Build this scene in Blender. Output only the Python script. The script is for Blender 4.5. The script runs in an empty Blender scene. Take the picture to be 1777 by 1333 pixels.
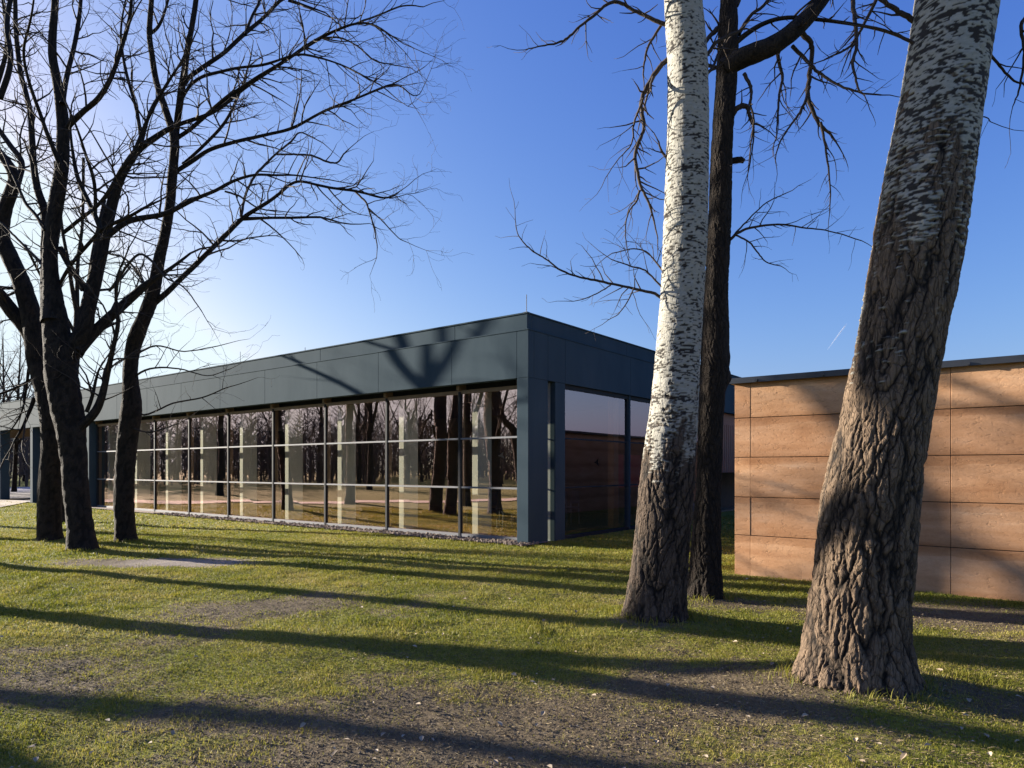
import bpy, math, random
import numpy as np
from math import radians as R, sin, cos, tan, pi

# ------------------------------------------------------------------ camera, sky, sun, exposure
S = bpy.context.scene
COL = S.collection
F, CX, HY = 1184.7, 888.5, 813.0          # 24 mm shift lens on a level camera
CAMZ = 1.6
cam = bpy.data.cameras.new("camera")
cam.lens, cam.sensor_width = 24.0, 36.0
cam.shift_y = (HY - 666.5) / 1777
cam.clip_end = 9000
camo = bpy.data.objects.new("camera", cam)
camo.location = (0, 0, CAMZ)
camo.rotation_euler = (R(90), 0, 0)
COL.objects.link(camo)
S.camera = camo

SUN_AZ, SUN_EL = -67.0, 13.0              # degrees from the view axis, and above the horizon
SDX, SDY = sin(R(SUN_AZ)), cos(R(SUN_AZ))
w = bpy.data.worlds.new("World")
S.world = w
w.use_nodes = True
nt = w.node_tree
sky = nt.nodes.new("ShaderNodeTexSky")
sky.sky_type = 'NISHITA'
sky.sun_disc = False
sky.sun_elevation = R(SUN_EL)
sky.sun_rotation = R(SUN_AZ)
sky.altitude = 200
sky.air_density = 1.0
sky.dust_density = 2.2
sky.ozone_density = 4.0
bg = nt.nodes["Background"]
def _m(op, a, v):
    n = nt.nodes.new("ShaderNodeMath"); n.operation = op; n.inputs[1].default_value = v
    nt.links.new(a, n.inputs[0]); return n.outputs[0]
sep = nt.nodes.new("ShaderNodeSeparateColor"); cmb = nt.nodes.new("ShaderNodeCombineColor")
nt.links.new(sky.outputs[0], sep.inputs[0])
for ch, gain, pw, cap in ((0, .214, 1.36, 2.75), (1, .197, 1.14, 4.1), (2, .425, .573, 5.0)):   # deeper, clearer blue away from the sun
    nt.links.new(_m('MULTIPLY', _m('POWER', _m('MINIMUM', sep.outputs[ch], cap), pw), gain/.187), cmb.inputs[ch])
nt.links.new(cmb.outputs[0], bg.inputs[0])
bg.inputs[1].default_value = 0.054
sl = bpy.data.lights.new("sun", 'SUN')
sl.energy, sl.angle, sl.color = 5.0, R(0.55), (1.0, 0.91, 0.78)
so = bpy.data.objects.new("sun", sl)
so.rotation_euler = (R(90 - SUN_EL), 0, R(180 - SUN_AZ))
COL.objects.link(so)
S.view_settings.view_transform = 'Standard'
S.view_settings.look = 'None'
S.view_settings.gamma = 1
S.view_settings.exposure = 1.8
S.cycles.max_bounces = 8
S.cycles.transparent_max_bounces = 16

# ------------------------------------------------------------------ helpers
def P3(px, py, Y):
    return ((px - CX) / F * Y, Y, CAMZ + (HY - py) / F * Y)

def link_mesh(name, V, faces, mats, parent=None, mi=None, smooth=False, attrs=None):
    """faces: list of (k,n) int arrays"""
    V = np.asarray(V, np.float32)
    me = bpy.data.meshes.new(name)
    me.vertices.add(len(V))
    me.vertices.foreach_set("co", V.ravel())
    faces = [np.asarray(f, np.int32) for f in faces if len(f)]
    nl = sum(f.size for f in faces)
    npoly = sum(len(f) for f in faces)
    me.loops.add(nl)
    me.polygons.add(npoly)
    me.loops.foreach_set("vertex_index", np.concatenate([f.ravel() for f in faces]))
    tot = np.concatenate([np.full(len(f), f.shape[1], np.int32) for f in faces])
    st = np.concatenate([[0], np.cumsum(tot)[:-1]]).astype(np.int32)
    me.polygons.foreach_set("loop_start", st)
    me.polygons.foreach_set("loop_total", tot)
    if mi is not None:
        me.polygons.foreach_set("material_index", np.asarray(mi, np.int32))
    me.polygons.foreach_set("use_smooth", np.full(npoly, bool(smooth)))
    if not isinstance(mats, (list, tuple)):
        mats = [mats]
    for m in mats:
        me.materials.append(m)
    if attrs:
        for k, a in attrs.items():
            at = me.attributes.new(k, 'FLOAT', 'POINT')
            at.data.foreach_set("value", np.asarray(a, np.float32))
    me.update(calc_edges=True)
    me.validate()
    o = bpy.data.objects.new(name, me)
    COL.objects.link(o)
    if parent:
        o.parent = parent
    return o

class MB:
    """boxes and prisms collected into one mesh"""
    def __init__(s):
        s.V, s.Q, s.N, s.mi, s.miN = [], [], {}, [], {}
    def box(s, x0, x1, y0, y1, z0, z1, m=0):
        b = len(s.V)
        s.V += [(x0,y0,z0),(x1,y0,z0),(x1,y1,z0),(x0,y1,z0),(x0,y0,z1),(x1,y0,z1),(x1,y1,z1),(x0,y1,z1)]
        for f in ((0,3,2,1),(4,5,6,7),(0,1,5,4),(1,2,6,5),(2,3,7,6),(3,0,4,7)):
            s.Q.append(tuple(b+i for i in f)); s.mi.append(m)
        return s
    def bar(s, a, b_, r, n=8, m=0):
        a = np.array(a, float); b_ = np.array(b_, float)
        t = (b_-a)/np.linalg.norm(b_-a)
        ref = np.array((0,0,1.)) if abs(t[2]) < .9 else np.array((1.,0,0))
        u = np.cross(t, ref); u /= np.linalg.norm(u); v = np.cross(t, u)
        k = len(s.V)
        for c in (a, b_):
            for i in range(n):
                an = 2*pi*i/n
                s.V.append(tuple(c + r*(cos(an)*u + sin(an)*v)))
        for i in range(n):
            s.Q.append((k+i, k+(i+1)%n, k+n+(i+1)%n, k+n+i)); s.mi.append(m)
        s.N.setdefault(n, []).append(tuple(k+i for i in range(n))[::-1]); s.N[n].append(tuple(k+n+i for i in range(n)))
        s.miN.setdefault(n, []).extend([m, m])
        return s
    def build(s, name, mats, parent=None, bevel=0):
        fs, mi = [np.array(s.Q)], list(s.mi)
        for n in s.N:
            fs.append(np.array(s.N[n])); mi += s.miN[n]
        o = link_mesh(name, s.V, fs, mats, parent, mi)
        if bevel:
            md = o.modifiers.new("edge", 'BEVEL'); md.width = bevel; md.segments = 2; md.limit_method = 'ANGLE'
        return o

def tag(o, label=None, cat=None, group=None, kind=None):
    if label: o["label"] = label
    if cat: o["category"] = cat
    if group: o["group"] = group
    if kind: o["kind"] = kind
    return o

def empty(name, loc, rz=0):
    o = bpy.data.objects.new(name, None)
    o.empty_display_size = .2
    o.location = loc
    o.rotation_euler = (0, 0, rz)
    COL.objects.link(o)
    return o

def copy_tree(o, parent=None):
    c = o.copy(); COL.objects.link(c)
    if parent: c.parent = parent
    for ch in o.children: copy_tree(ch, c)
    return c

# ---- noise (numpy gradient noise)
_rs = np.random.RandomState(7)
_perm = np.concatenate([_rs.permutation(512)]*3)
_g = _rs.normal(size=(512, 3)); _g /= np.linalg.norm(_g, axis=1)[:, None]
def perlin(x, y, z):
    x, y, z = np.broadcast_arrays(np.asarray(x, float), np.asarray(y, float), np.asarray(z, float))
    xi, yi, zi = np.floor(x).astype(int), np.floor(y).astype(int), np.floor(z).astype(int)
    fx, fy, fz = x-xi, y-yi, z-zi
    fade = lambda t: t*t*t*(t*(t*6-15)+10)
    u, v, ww = fade(fx), fade(fy), fade(fz)
    def gr(a, b, c):
        h = _perm[_perm[_perm[(xi+a) & 511] + ((yi+b) & 511)] + ((zi+c) & 511)]
        g = _g[h]
        return g[..., 0]*(fx-a)+g[..., 1]*(fy-b)+g[..., 2]*(fz-c)
    l = lambda a, b, t: a+t*(b-a)
    return 1.5*l(l(l(gr(0,0,0), gr(1,0,0), u), l(gr(0,1,0), gr(1,1,0), u), v),
             l(l(gr(0,0,1), gr(1,0,1), u), l(gr(0,1,1), gr(1,1,1), u), v), ww)
def fbm(x, y, z, o=4):
    s, a = 0, 1.0
    for i in range(o):
        s = s + a*perlin(x*2**i+i*17.3, y*2**i-i*9.1, z*2**i+i*3.7); a *= .5
    return s
def sstep(a, b, x):
    t = np.clip((x-a)/(b-a), 0, 1); return t*t*(3-2*t)

# ------------------------------------------------------------------ materials
def mat(name, base, rough=.8, metal=0, spec=.5):
    m = bpy.data.materials.new(name); m.use_nodes = True
    b = m.node_tree.nodes["Principled BSDF"]
    b.inputs["Base Color"].default_value = (*base, 1)
    b.inputs["Roughness"].default_value = rough
    b.inputs["Metallic"].default_value = metal
    b.inputs["Specular IOR Level"].default_value = spec
    return m, m.node_tree, b
class NT:
    def __init__(s, nt): s.nt = nt
    def n(s, t, **kw):
        x = s.nt.nodes.new("ShaderNode"+t)
        for k, v in kw.items(): setattr(x, k, v)
        return x
    def l(s, a, b): s.nt.links.new(a, b)
    def coord(s, scale=(1,1,1), kind="Object"):
        c = s.n("TexCoord"); mp = s.n("Mapping"); mp.inputs["Scale"].default_value = scale
        s.l(c.outputs[kind], mp.inputs["Vector"]); return mp.outputs[0]
    def noise(s, vec, sc, det=5, rough=.6):
        t = s.n("TexNoise"); t.inputs["Scale"].default_value = sc; t.inputs["Detail"].default_value = det
        t.inputs["Roughness"].default_value = rough
        s.l(vec, t.inputs["Vector"]); return t.outputs["Fac"]
    def ramp(s, fac, stops):
        r = s.n("ValToRGB"); e = r.color_ramp.elements
        while len(e) < len(stops): e.new(.5)
        for el, (p, c) in zip(e, stops):
            el.position = p; el.color = (*c, 1) if len(c) == 3 else c
        s.l(fac, r.inputs[0]); return r.outputs[0]
    def mix(s, fac, a, b, blend='MIX'):
        m = s.n("Mix", data_type='RGBA', blend_type=blend)
        if isinstance(fac, (int, float)): m.inputs[0].default_value = fac
        else: s.l(fac, m.inputs[0])
        for v, i in ((a, 6), (b, 7)):
            if isinstance(v, tuple): m.inputs[i].default_value = (*v, 1)
            else: s.l(v, m.inputs[i])
        return m.outputs[2]
    def math(s, op, a, b=None):
        m = s.n("Math", operation=op)
        for i, v in enumerate((a, b)):
            if v is None: continue
            if isinstance(v, (int, float)): m.inputs[i].default_value = v
            else: s.l(v, m.inputs[i])
        return m.outputs[0]
    def attr(s, name):
        a = s.n("Attribute"); a.attribute_name = name; return a.outputs["Fac"]
    def bump(s, h, strength, dist, bsdf):
        b = s.n("Bump"); b.inputs["Strength"].default_value = strength; b.inputs["Distance"].default_value = dist
        s.l(h, b.inputs["Height"]); s.l(b.outputs[0], bsdf.inputs["Normal"])

def noisy(name, c1, c2, sc=3, rough=.8, scale=(1,1,1), bump=0, metal=0, spec=.5, bsc=None):
    m, t, b = mat(name, c1, rough, metal, spec); N = NT(t)
    v = N.coord(scale); f = N.noise(v, sc)
    N.l(N.ramp(f, [(.3, c1), (.7, c2)]), b.inputs["Base Color"])
    if bump: N.bump(N.noise(v, bsc or sc*6), .6, bump, b)
    return m

M_panel = noisy("slate_blue_panel", (.034,.055,.071), (.048,.071,.088), 1.3, .85, (1,1,.35), 0, 0, .06)
M_trim = noisy("pale_metal_trim", (.36,.40,.42), (.30,.34,.36), 4, .6)
M_dark = noisy("dark_frame_metal", (.016,.018,.022), (.024,.026,.030), 5, .7, spec=.15)
M_alu = noisy("grey_aluminium", (.15,.153,.168), (.12,.124,.135), 5, .7)
M_wood = noisy("oiled_wood", (.16,.095,.05), (.22,.13,.07), 4, .6, (6,6,.6))
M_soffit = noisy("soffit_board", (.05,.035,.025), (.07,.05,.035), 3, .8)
M_fin = noisy("soffit_fin_wood", (.17,.11,.06), (.21,.14,.08), 5, .7)
M_col = noisy("column_paint", (.70,.69,.65), (.64,.63,.60), 2, .7)
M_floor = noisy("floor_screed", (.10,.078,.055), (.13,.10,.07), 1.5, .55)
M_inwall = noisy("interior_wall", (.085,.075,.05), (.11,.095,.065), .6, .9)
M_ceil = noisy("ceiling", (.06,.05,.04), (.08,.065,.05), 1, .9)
M_red = noisy("red_board", (.32,.02,.025), (.26,.015,.02), 2, .7)
M_chair = noisy("chair_plastic", (.015,.015,.017), (.022,.02,.02), 4, .5)
M_slat = noisy("terracotta_slat", (.30,.12,.07), (.24,.09,.055), 3, .75, (1,1,.3))
M_black = noisy("black_film", (.006,.006,.007), (.009,.009,.01), 3, .8, spec=.02)
M_concrete = noisy("concrete", (.36,.35,.33), (.44,.42,.39), 3, .85, bump=.003)
M_cope = noisy("coping_metal", (.05,.055,.065), (.075,.08,.09), 3, .35, metal=.6)

def mk_glass(name, refl, trans):
    m = bpy.data.materials.new(name); m.use_nodes = True
    t = m.node_tree; t.nodes.remove(t.nodes["Principled BSDF"]); N = NT(t)
    g = N.n("BsdfGlossy"); g.inputs["Color"].default_value = (*refl, 1); g.inputs["Roughness"].default_value = .004
    tr = N.n("BsdfTransparent"); tr.inputs["Color"].default_value = (*trans, 1)
    v = N.coord(); b = N.n("Bump"); b.inputs["Strength"].default_value = .06; b.inputs["Distance"].default_value = .02
    N.l(N.noise(v, .9, 1), b.inputs["Height"]); N.l(b.outputs[0], g.inputs["Normal"])
    a = N.n("AddShader"); N.l(g.outputs[0], a.inputs[0]); N.l(tr.outputs[0], a.inputs[1])
    N.l(a.outputs[0], t.nodes["Material Output"].inputs["Surface"])
    return m
M_glass = mk_glass("bronze_coated_glass", (.52,.375,.345), (.56,.565,.51))
M_glass_b = mk_glass("grey_coated_glass", (.27,.21,.235), (.55,.55,.49))

def mk_earth():
    m, t, b = mat("rammed_earth", (.4,.25,.15), .92, 0, .2); N = NT(t)
    v = N.coord()
    band = N.noise(N.coord((.55,.55,2.6)), 1.5, 6, .6)
    fine = N.noise(N.coord((1,1,1.5)), 22, 8, .8)
    blot = N.noise(v, 1.7, 5, .6)
    c = N.ramp(band, [(.28, (.36,.175,.082)), (.43, (.49,.27,.14)), (.56, (.57,.335,.19)), (.70, (.64,.43,.285))])
    c = N.mix(.22, c, N.ramp(blot, [(.35, (.45,.235,.12)), (.65, (.60,.385,.245))]))
    sx = N.n("SeparateXYZ"); N.l(v, sx.inputs[0])
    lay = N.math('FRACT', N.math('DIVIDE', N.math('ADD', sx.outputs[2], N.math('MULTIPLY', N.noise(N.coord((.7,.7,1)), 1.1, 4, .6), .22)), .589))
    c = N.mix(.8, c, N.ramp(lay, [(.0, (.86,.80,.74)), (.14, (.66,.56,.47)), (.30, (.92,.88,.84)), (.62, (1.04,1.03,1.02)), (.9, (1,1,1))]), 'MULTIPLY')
    isl = N.n("NewGeometry").outputs["Random Per Island"]
    c = N.mix(1.0, c, N.ramp(isl, [(.0, (.84,.80,.78)), (.5, (.97,.96,.95)), (1., (1.08,1.08,1.07))]), 'MULTIPLY')
    c = N.mix(.35, c, N.ramp(fine, [(.3, (.6,.57,.55)), (.6, (1,1,1))]), 'MULTIPLY')
    N.l(c, b.inputs["Base Color"])
    pit = N.ramp(N.noise(N.coord((1,1,2.2)), 9, 7, .72), [(.30, (0,0,0)), (.46, (1,1,1))])
    h = N.math('ADD', N.math('MULTIPLY', pit, .6), N.math('MULTIPLY', fine, .5))
    N.bump(h, .7, .012, b)
    return m
M_earth = mk_earth()

def mk_bark(name, ridge, groove, ridge2, wh=(.37,.355,.31), whs=(.035,.03,.026)):
    m, t, b = mat(name, ridge, .9, 0, .25); N = NT(t)
    cav, white, spot = N.attr("cavity"), N.attr("white"), N.attr("spot")
    nz = N.noise(N.coord((1,1,.4)), 9, 6, .65)
    fine = N.noise(N.coord((1,1,.5)), 60, 5, .7)
    rc = N.ramp(nz, [(.3, ridge), (.7, ridge2)])
    rc = N.mix(.6, rc, N.ramp(fine, [(.3, (.5,.5,.5)), (.65, (1.15,1.12,1.1))]), 'MULTIPLY')
    c = N.mix(N.ramp(cav, [(.18, (0,0,0)), (.72, (1,1,1))]), groove, rc)
    wc = N.mix(N.ramp(N.noise(N.coord((1,1,3)), 16, 5, .7), [(.35, (0,0,0)), (.7, (1,1,1))]), wh, (wh[0]*.72, wh[1]*.72, wh[2]*.68))
    wc = N.mix(spot, wc, whs)
    wv = N.n("VectorMath", operation='ADD'); cn = N.n("TexNoise"); cn.inputs["Scale"].default_value = 7; N.l(N.coord((1,1,.5)), cn.inputs["Vector"])
    sc_ = N.n("VectorMath", operation='SCALE'); sc_.inputs["Scale"].default_value = .10; N.l(cn.outputs["Color"], sc_.inputs[0])
    N.l(N.coord((1,1,.30)), wv.inputs[0]); N.l(sc_.outputs[0], wv.inputs[1])
    vo = N.n("TexVoronoi", feature='DISTANCE_TO_EDGE'); vo.inputs["Scale"].default_value = 30; N.l(wv.outputs[0], vo.inputs["Vector"])
    crack = N.ramp(vo.outputs["Distance"], [(.0, (0,0,0)), (.10, (1,1,1))])
    c = N.mix(.55, c, N.mix(crack, (.22,.20,.18), (1.0,1.0,1.0)), 'MULTIPLY')
    c = N.mix(white, c, wc)
    N.l(c, b.inputs["Base Color"])
    cm = N.mix(white, crack, (1.0,1.0,1.0))
    N.bump(N.math('ADD', N.math('ADD', fine, N.math('MULTIPLY', nz, .6)), N.math('MULTIPLY', cm, .7)), .8, .014, b)
    return m
M_bark_poplar = mk_bark("poplar_bark", (.115,.080,.053), (.010,.0075,.006), (.205,.145,.095))
M_bark_mid = mk_bark("dark_poplar_bark", (.070,.050,.036), (.010,.0075,.006), (.125,.092,.066))
M_bark_dark = mk_bark("oak_bark", (.024,.0175,.0125), (.013,.0095,.007), (.040,.029,.021))
def mk_twig(name, c1, c2):
    m, t, b = mat(name, c1, .85, 0, .3); N = NT(t)
    v = N.coord(); f = N.noise(v, 5, 4)
    N.l(N.ramp(f, [(.3, c1), (.7, c2)]), b.inputs["Base Color"])
    N.bump(N.noise(N.coord((1,1,.35)), 40, 4), .6, .01, b)
    return m
M_limb = mk_twig("grey_brown_limb_bark", (.026,.019,.015), (.045,.035,.027))
M_twig = mk_twig("twig_bark", (.030,.022,.018), (.055,.040,.030))
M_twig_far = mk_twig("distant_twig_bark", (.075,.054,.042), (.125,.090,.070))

# ------------------------------------------------------------------ tubes and branches
def tubes(polys, sides):
    """polys: list of (pts list, radii list) -> verts, quads"""
    ln = np.array([len(p) for p, r in polys])
    Pt = np.concatenate([np.asarray(p, float) for p, r in polys]); Rd = np.concatenate([np.asarray(r, float) for p, r in polys])
    pid = np.repeat(np.arange(len(polys)), ln)
    st = np.concatenate([[0], np.cumsum(ln)[:-1]]); en = np.cumsum(ln)-1
    idx = np.arange(len(Pt))
    prv = np.where(idx == st[pid], idx, idx-1); nxt = np.where(idx == en[pid], idx, idx+1)
    T = Pt[nxt]-Pt[prv]; T /= np.maximum(np.linalg.norm(T, axis=1), 1e-9)[:, None]
    D = Pt[en]-Pt[st]; k = np.argmin(np.abs(D), axis=1)
    ref = np.eye(3)[k][pid]
    U = np.cross(T, ref); U /= np.maximum(np.linalg.norm(U, axis=1), 1e-9)[:, None]
    W = np.cross(T, U)
    a = np.arange(sides)*2*pi/sides
    V = Pt[:, None, :] + Rd[:, None, None]*(np.cos(a)[None, :, None]*U[:, None, :]+np.sin(a)[None, :, None]*W[:, None, :])
    base = idx[idx != en[pid]]*sides
    i = np.arange(sides); j = (i+1) % sides
    Q = np.stack([base[:, None]+i, base[:, None]+j, base[:, None]+sides+j, base[:, None]+sides+i], -1).reshape(-1, 4)
    return V.reshape(-1, 3), Q

def multi_tubes(groups):
    V, Q, o = [], [], 0
    for polys, sides in groups:
        if not polys: continue
        v, q = tubes(polys, sides); V.append(v); Q.append(q+o); o += len(v)
    return np.concatenate(V), [np.concatenate(Q)]

def vadd(a, b, s=1): return (a[0]+b[0]*s, a[1]+b[1]*s, a[2]+b[2]*s)
def vnorm(a):
    l = math.sqrt(a[0]**2+a[1]**2+a[2]**2) or 1; return (a[0]/l, a[1]/l, a[2]/l)
def cross(a, b): return (a[1]*b[2]-a[2]*b[1], a[2]*b[0]-a[0]*b[2], a[0]*b[1]-a[1]*b[0])
def side_dir(rng, d, ang):
    r = (rng.gauss(0,1), rng.gauss(0,1), rng.gauss(0,1))
    p = vnorm(cross(d, r)); return vnorm((d[0]*cos(ang)+p[0]*sin(ang), d[1]*cos(ang)+p[1]*sin(ang), d[2]*cos(ang)+p[2]*sin(ang)))

def grow(rng, p, d, L, r0, lev, out, pr):
    """one branch and, below it, its own branches and twigs"""
    seg = pr['seg'][lev]; n = max(3, int(L/seg)); st = L/n
    pts, rad = [p], [r0]; ds = [d]
    rend = max(pr['rmin'], r0*.35)
    for i in range(n):
        wob = pr['wob'][lev]
        d = vnorm((d[0]+rng.gauss(0, wob), d[1]+rng.gauss(0, wob), d[2]+rng.gauss(0, wob)+pr['up'][lev]))
        p = vadd(p, d, st); pts.append(p); rad.append(r0+(rend-r0)*(i+1)/n); ds.append(d)
    out[lev].append((pts, rad))
    if lev == 0: return
    nc = max(1, int(L*pr['dens'][lev]*rng.uniform(.7, 1.3)))
    for c in range(nc):
        f = rng.uniform(.18, 1.0) if c else 1.0
        i = min(n, int(f*n)); r = max(pr['rmin'], min(rad[i]*.75, r0*.6))
        cd = side_dir(rng, ds[i], R(rng.uniform(*pr['ang'])) if c else R(rng.uniform(5, 25)))
        cl = pr['len'][lev-1]*rng.uniform(.45, 1.25)*(1.15-.5*f)
        grow(rng, pts[i], cd, cl, r, lev-1, out, pr)

OAK = dict(seg=[.06,.11,.20], wob=[.28,.22,.14], up=[.02,.015,.03], dens=[0,6.0,3.6], ang=(28,70), len=[.36,.85,1.8], rmin=.0022)

def catmull(pts, sub=5):
    P = np.array(pts, float)
    if len(P) < 3:
        t = np.linspace(0, 1, sub*2)[:, None]; return P[0]*(1-t)+P[1]*t
    Q = np.vstack([2*P[0]-P[1], P, 2*P[-1]-P[-2]]); out = []
    for i in range(1, len(Q)-2):
        t = np.linspace(0, 1, sub, endpoint=False)[:, None]
        a, b, c, d = Q[i-1], Q[i], Q[i+1], Q[i+2]
        out.append(.5*(2*b+(c-a)*t+(2*a-5*b+4*c-d)*t*t+(3*b-a-3*c+d)*t**3))
    out.append(P[-1:]); return np.vstack(out)

def limb(pts, Y0, slope=0., y_start=0., wob=.004, seed=0):
    """pts: (px, py, width px) seen at depth Y0; slope = depth change per metre travelled -> (pts3, radii)"""
    a = catmull(pts, 5); rs = np.random.RandomState(seed+int(abs(pts[0][0])*7+abs(pts[-1][1])))
    seglen = np.concatenate([[0], np.cumsum(np.linalg.norm(np.diff(a[:, :2], axis=0), axis=1))])*Y0/F
    Y = Y0+y_start+slope*seglen+.12*np.sin(seglen*1.7+rs.uniform(0, 6))*min(1, abs(slope)*4)
    X = (a[:, 0]-CX)/F*Y; Z = CAMZ+(HY-a[:, 1])/F*Y
    wpx = np.where(a[:, 2] < 14, a[:, 2]*.86, a[:, 2]*(.86+.14*np.clip((a[:, 2]-14)/12, 0, 1)))
    r = np.maximum(wpx, .4)*.5/F*Y
    Pn = np.stack([X, Y, Z], 1)
    jit = rs.normal(size=Pn.shape)*wob; jit[0] = 0
    Pn = Pn+jit*np.minimum(1, r[:, None]*20+.3)
    return [tuple(q) for q in Pn], list(r)

def dress(rng, L, out, pr, spacing, f0=.2, top=2, blen=1.4, tipbias=1.0):
    """branches along a limb"""
    pts, rad = L
    acc = 0; tot = sum(math.dist(pts[i], pts[i+1]) for i in range(len(pts)-1)); s = 0
    for i in range(len(pts)-1):
        e = math.dist(pts[i], pts[i+1]); s += e
        if s/tot < f0: continue
        acc += e
        d = vnorm(vadd(pts[i+1], pts[i], -1))
        while acc > spacing:
            acc -= spacing*rng.uniform(.6, 1.5)
            f = s/tot
            l = blen*rng.uniform(.5, 1.2)*(1.1-.45*f*tipbias)
            lev = top if rng.random() < .55 else max(0, top-1)
            if lev < top: l *= .6
            r = max(pr['rmin'], min(rad[i]*.55, .012+.008*l))
            grow(rng, pts[i], side_dir(rng, d, R(rng.uniform(32, 72))), l, r, lev, out, pr)
    if rad[-1] < .03:
        d = vnorm(vadd(pts[-1], pts[-2], -1))
        grow(rng, pts[-1], d, blen*.8, max(pr['rmin'], rad[-1]*.9), top, out, pr)

def hero_trunk(name, edges, Y, mat_, parent, base_z=-.12, flare=.22, amp=.03, fr=11., white=(99, 99), seed=0, na=300, dz=.009, twist=.0, lean_y=0., burls=(), spots=0.):
    """edges: (py, left px, right px) rows, bottom to top, at depth Y"""
    e = np.array(edges, float)
    zc = CAMZ+(HY-e[:, 0])/F*Y; xc = ((e[:, 1]+e[:, 2])/2-CX)/F*Y; rr = (e[:, 2]-e[:, 1])/2/F*Y
    o = np.argsort(zc); zc, xc, rr = zc[o], xc[o], rr[o]
    z = np.arange(base_z, zc[-1], dz)
    k = np.ones(9)/9
    def sm(v):
        n = 31; vv = np.concatenate([np.full(n, v[0]), v, np.full(n, v[-1])]); kk = np.hanning(2*n+1); kk /= kk.sum()
        return np.convolve(vv, kk, 'valid')
    x = sm(np.interp(z, zc, xc)); r = sm(np.interp(z, zc, rr))
    th = np.arange(na)*2*pi/na
    Zg, Tg = np.meshgrid(z, th, indexing='ij')
    Rg = np.repeat(r[:, None], na, 1)
    zz = np.maximum(Zg, 0)
    lob = .5+.5*np.cos(Tg*5+seed+1.3*np.sin(Tg*2+seed))
    Rg = Rg*(1+flare*np.exp(-zz/.16)*(.25+lob)) * (1+.028*perlin(np.cos(Tg)*1.1+seed, np.sin(Tg)*1.1, Zg*1.1))
    for (bz, ba, bh, bs) in burls:
        dth = np.arctan2(np.sin(Tg-ba), np.cos(Tg-ba))
        Rg = Rg+bh*np.exp(-((Zg-bz)/bs)**2-(dth/.55)**2)
    r0 = r.mean()
    X, Yy = np.cos(Tg+twist*Zg)*r0, np.sin(Tg+twist*Zg)*r0
    wx = .16*perlin(X*8+seed, Yy*8, Zg*7)+.10*perlin(X*26, Yy*26, Zg*20); wy = .16*perlin(X*8, Yy*8+seed+5, Zg*7+9)+.10*perlin(X*26, Yy*26+3, Zg*20)
    sh = .19/r0
    def net(f, k, o_):
        a1, a2 = Tg+sh*k*Zg, Tg-sh*k*Zg+1.1
        na_ = np.abs(perlin(np.cos(a1)*r0*f+wx+seed+o_, np.sin(a1)*r0*f+wy, Zg*f*.13))
        nb_ = np.abs(perlin(np.cos(a2)*r0*f+wx+7.7+o_, np.sin(a2)*r0*f+wy+seed, Zg*f*.13+4))
        return np.minimum(na_, nb_*1.25)
    n1, n2 = net(fr, 1.0, 0), net(fr*2.2, .7, 3.3)
    n3 = sstep(.0, .14, np.abs(perlin(X*19+wx*2, Yy*19+seed, Zg*11)))
    h = sstep(-.06, .20, n1)**.8; h2 = sstep(-.05, .18, n2)
    grit = perlin(X*44, Yy*44+seed, Zg*30)+.6*perlin(X*90, Yy*90, Zg*70+seed)
    hh = np.clip(h*.62+h*h2*.38, 0, 1)*(.86+.14*n3)*(.80+.20*sstep(-.4, .4, perlin(X*13, Yy*13, Zg*5)))+.10*grit*(h > .4)
    plate = .75+.25*perlin(X*30, Yy*30, Zg*22)
    hh = (h*.5+h*h2*.5)*(.84+.16*n3)*(.72+.28*sstep(-.5, .5, perlin(X*16, Yy*16, Zg*7)))
    w0, w1 = white
    wn = fbm(X*5+seed*3, Yy*5, Zg*1.6, 3)*.40+.22*perlin(X*14, Yy*14, Zg*2.5+seed)+.50*perlin(X*11+3, Yy*11, Zg*42)*sstep(.35, -.25, perlin(X*4, Yy*4+2, Zg*2))+.20*perlin(X*26, Yy*26, Zg*60)
    wm = sstep(-.13, .13, (Zg-(w0+w1)/2)/(max(.2, w1-w0))+wn)
    # lenticels: small lozenges in horizontal rows, joined here and there into dark collars
    l1 = perlin(X*21+seed, Yy*21, Zg*62); l2 = perlin(X*7, Yy*7+seed, Zg*38+4); l3 = perlin(X*3+7, Yy*3, Zg*9+seed); big = perlin(X*14+2, Yy*14, Zg*24+seed)
    spot = np.maximum(np.maximum(sstep(.26, .40, l1+.30*l3+spots*.5), sstep(.48, .58, l2+.35*l3+spots)), sstep(.50, .62, big+.25*l1+spots*1.2))
    disp = -amp*(1-hh)*(1-wm*.88)*np.clip(.6+.4*plate, 0, 1) + wm*(-.004*spot + .006*perlin(X*9, Yy*9, Zg*18))
    disp *= .55+.45*np.exp(-zz/3.)
    Rg = Rg+disp
    cy = Y+lean_y*np.maximum(z, 0)
    V = np.stack([x[:, None]+np.cos(Tg)*Rg, cy[:, None]+np.sin(Tg)*Rg, Zg], -1).reshape(-1, 3)
    nz = len(z); i = np.arange(nz-1)[:, None]*na; j = np.arange(na)[None]; j2 = (j+1) % na
    Q = np.stack(np.broadcast_arrays(i+j, i+j2, i+na+j2, i+na+j), -1).reshape(-1, 4)
    ob = link_mesh(name, V, [Q], mat_, parent, smooth=True,
                   attrs=dict(cavity=np.clip(hh*1.1, 0, 1).ravel(), white=np.clip(wm, 0, 1).ravel(), spot=np.clip(spot, 0, 1).ravel()))
    return ob, (x, z, r)

def branch_mesh(name, limbs, mat_, parent, sides=9):
    """thicker limbs, with an uneven bark surface"""
    V, Q = multi_tubes([([l], sides) for l in limbs])
    n = perlin(V[:, 0]*9, V[:, 1]*9, V[:, 2]*5)
    return link_mesh(name, V, Q, mat_, parent, smooth=True)

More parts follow.
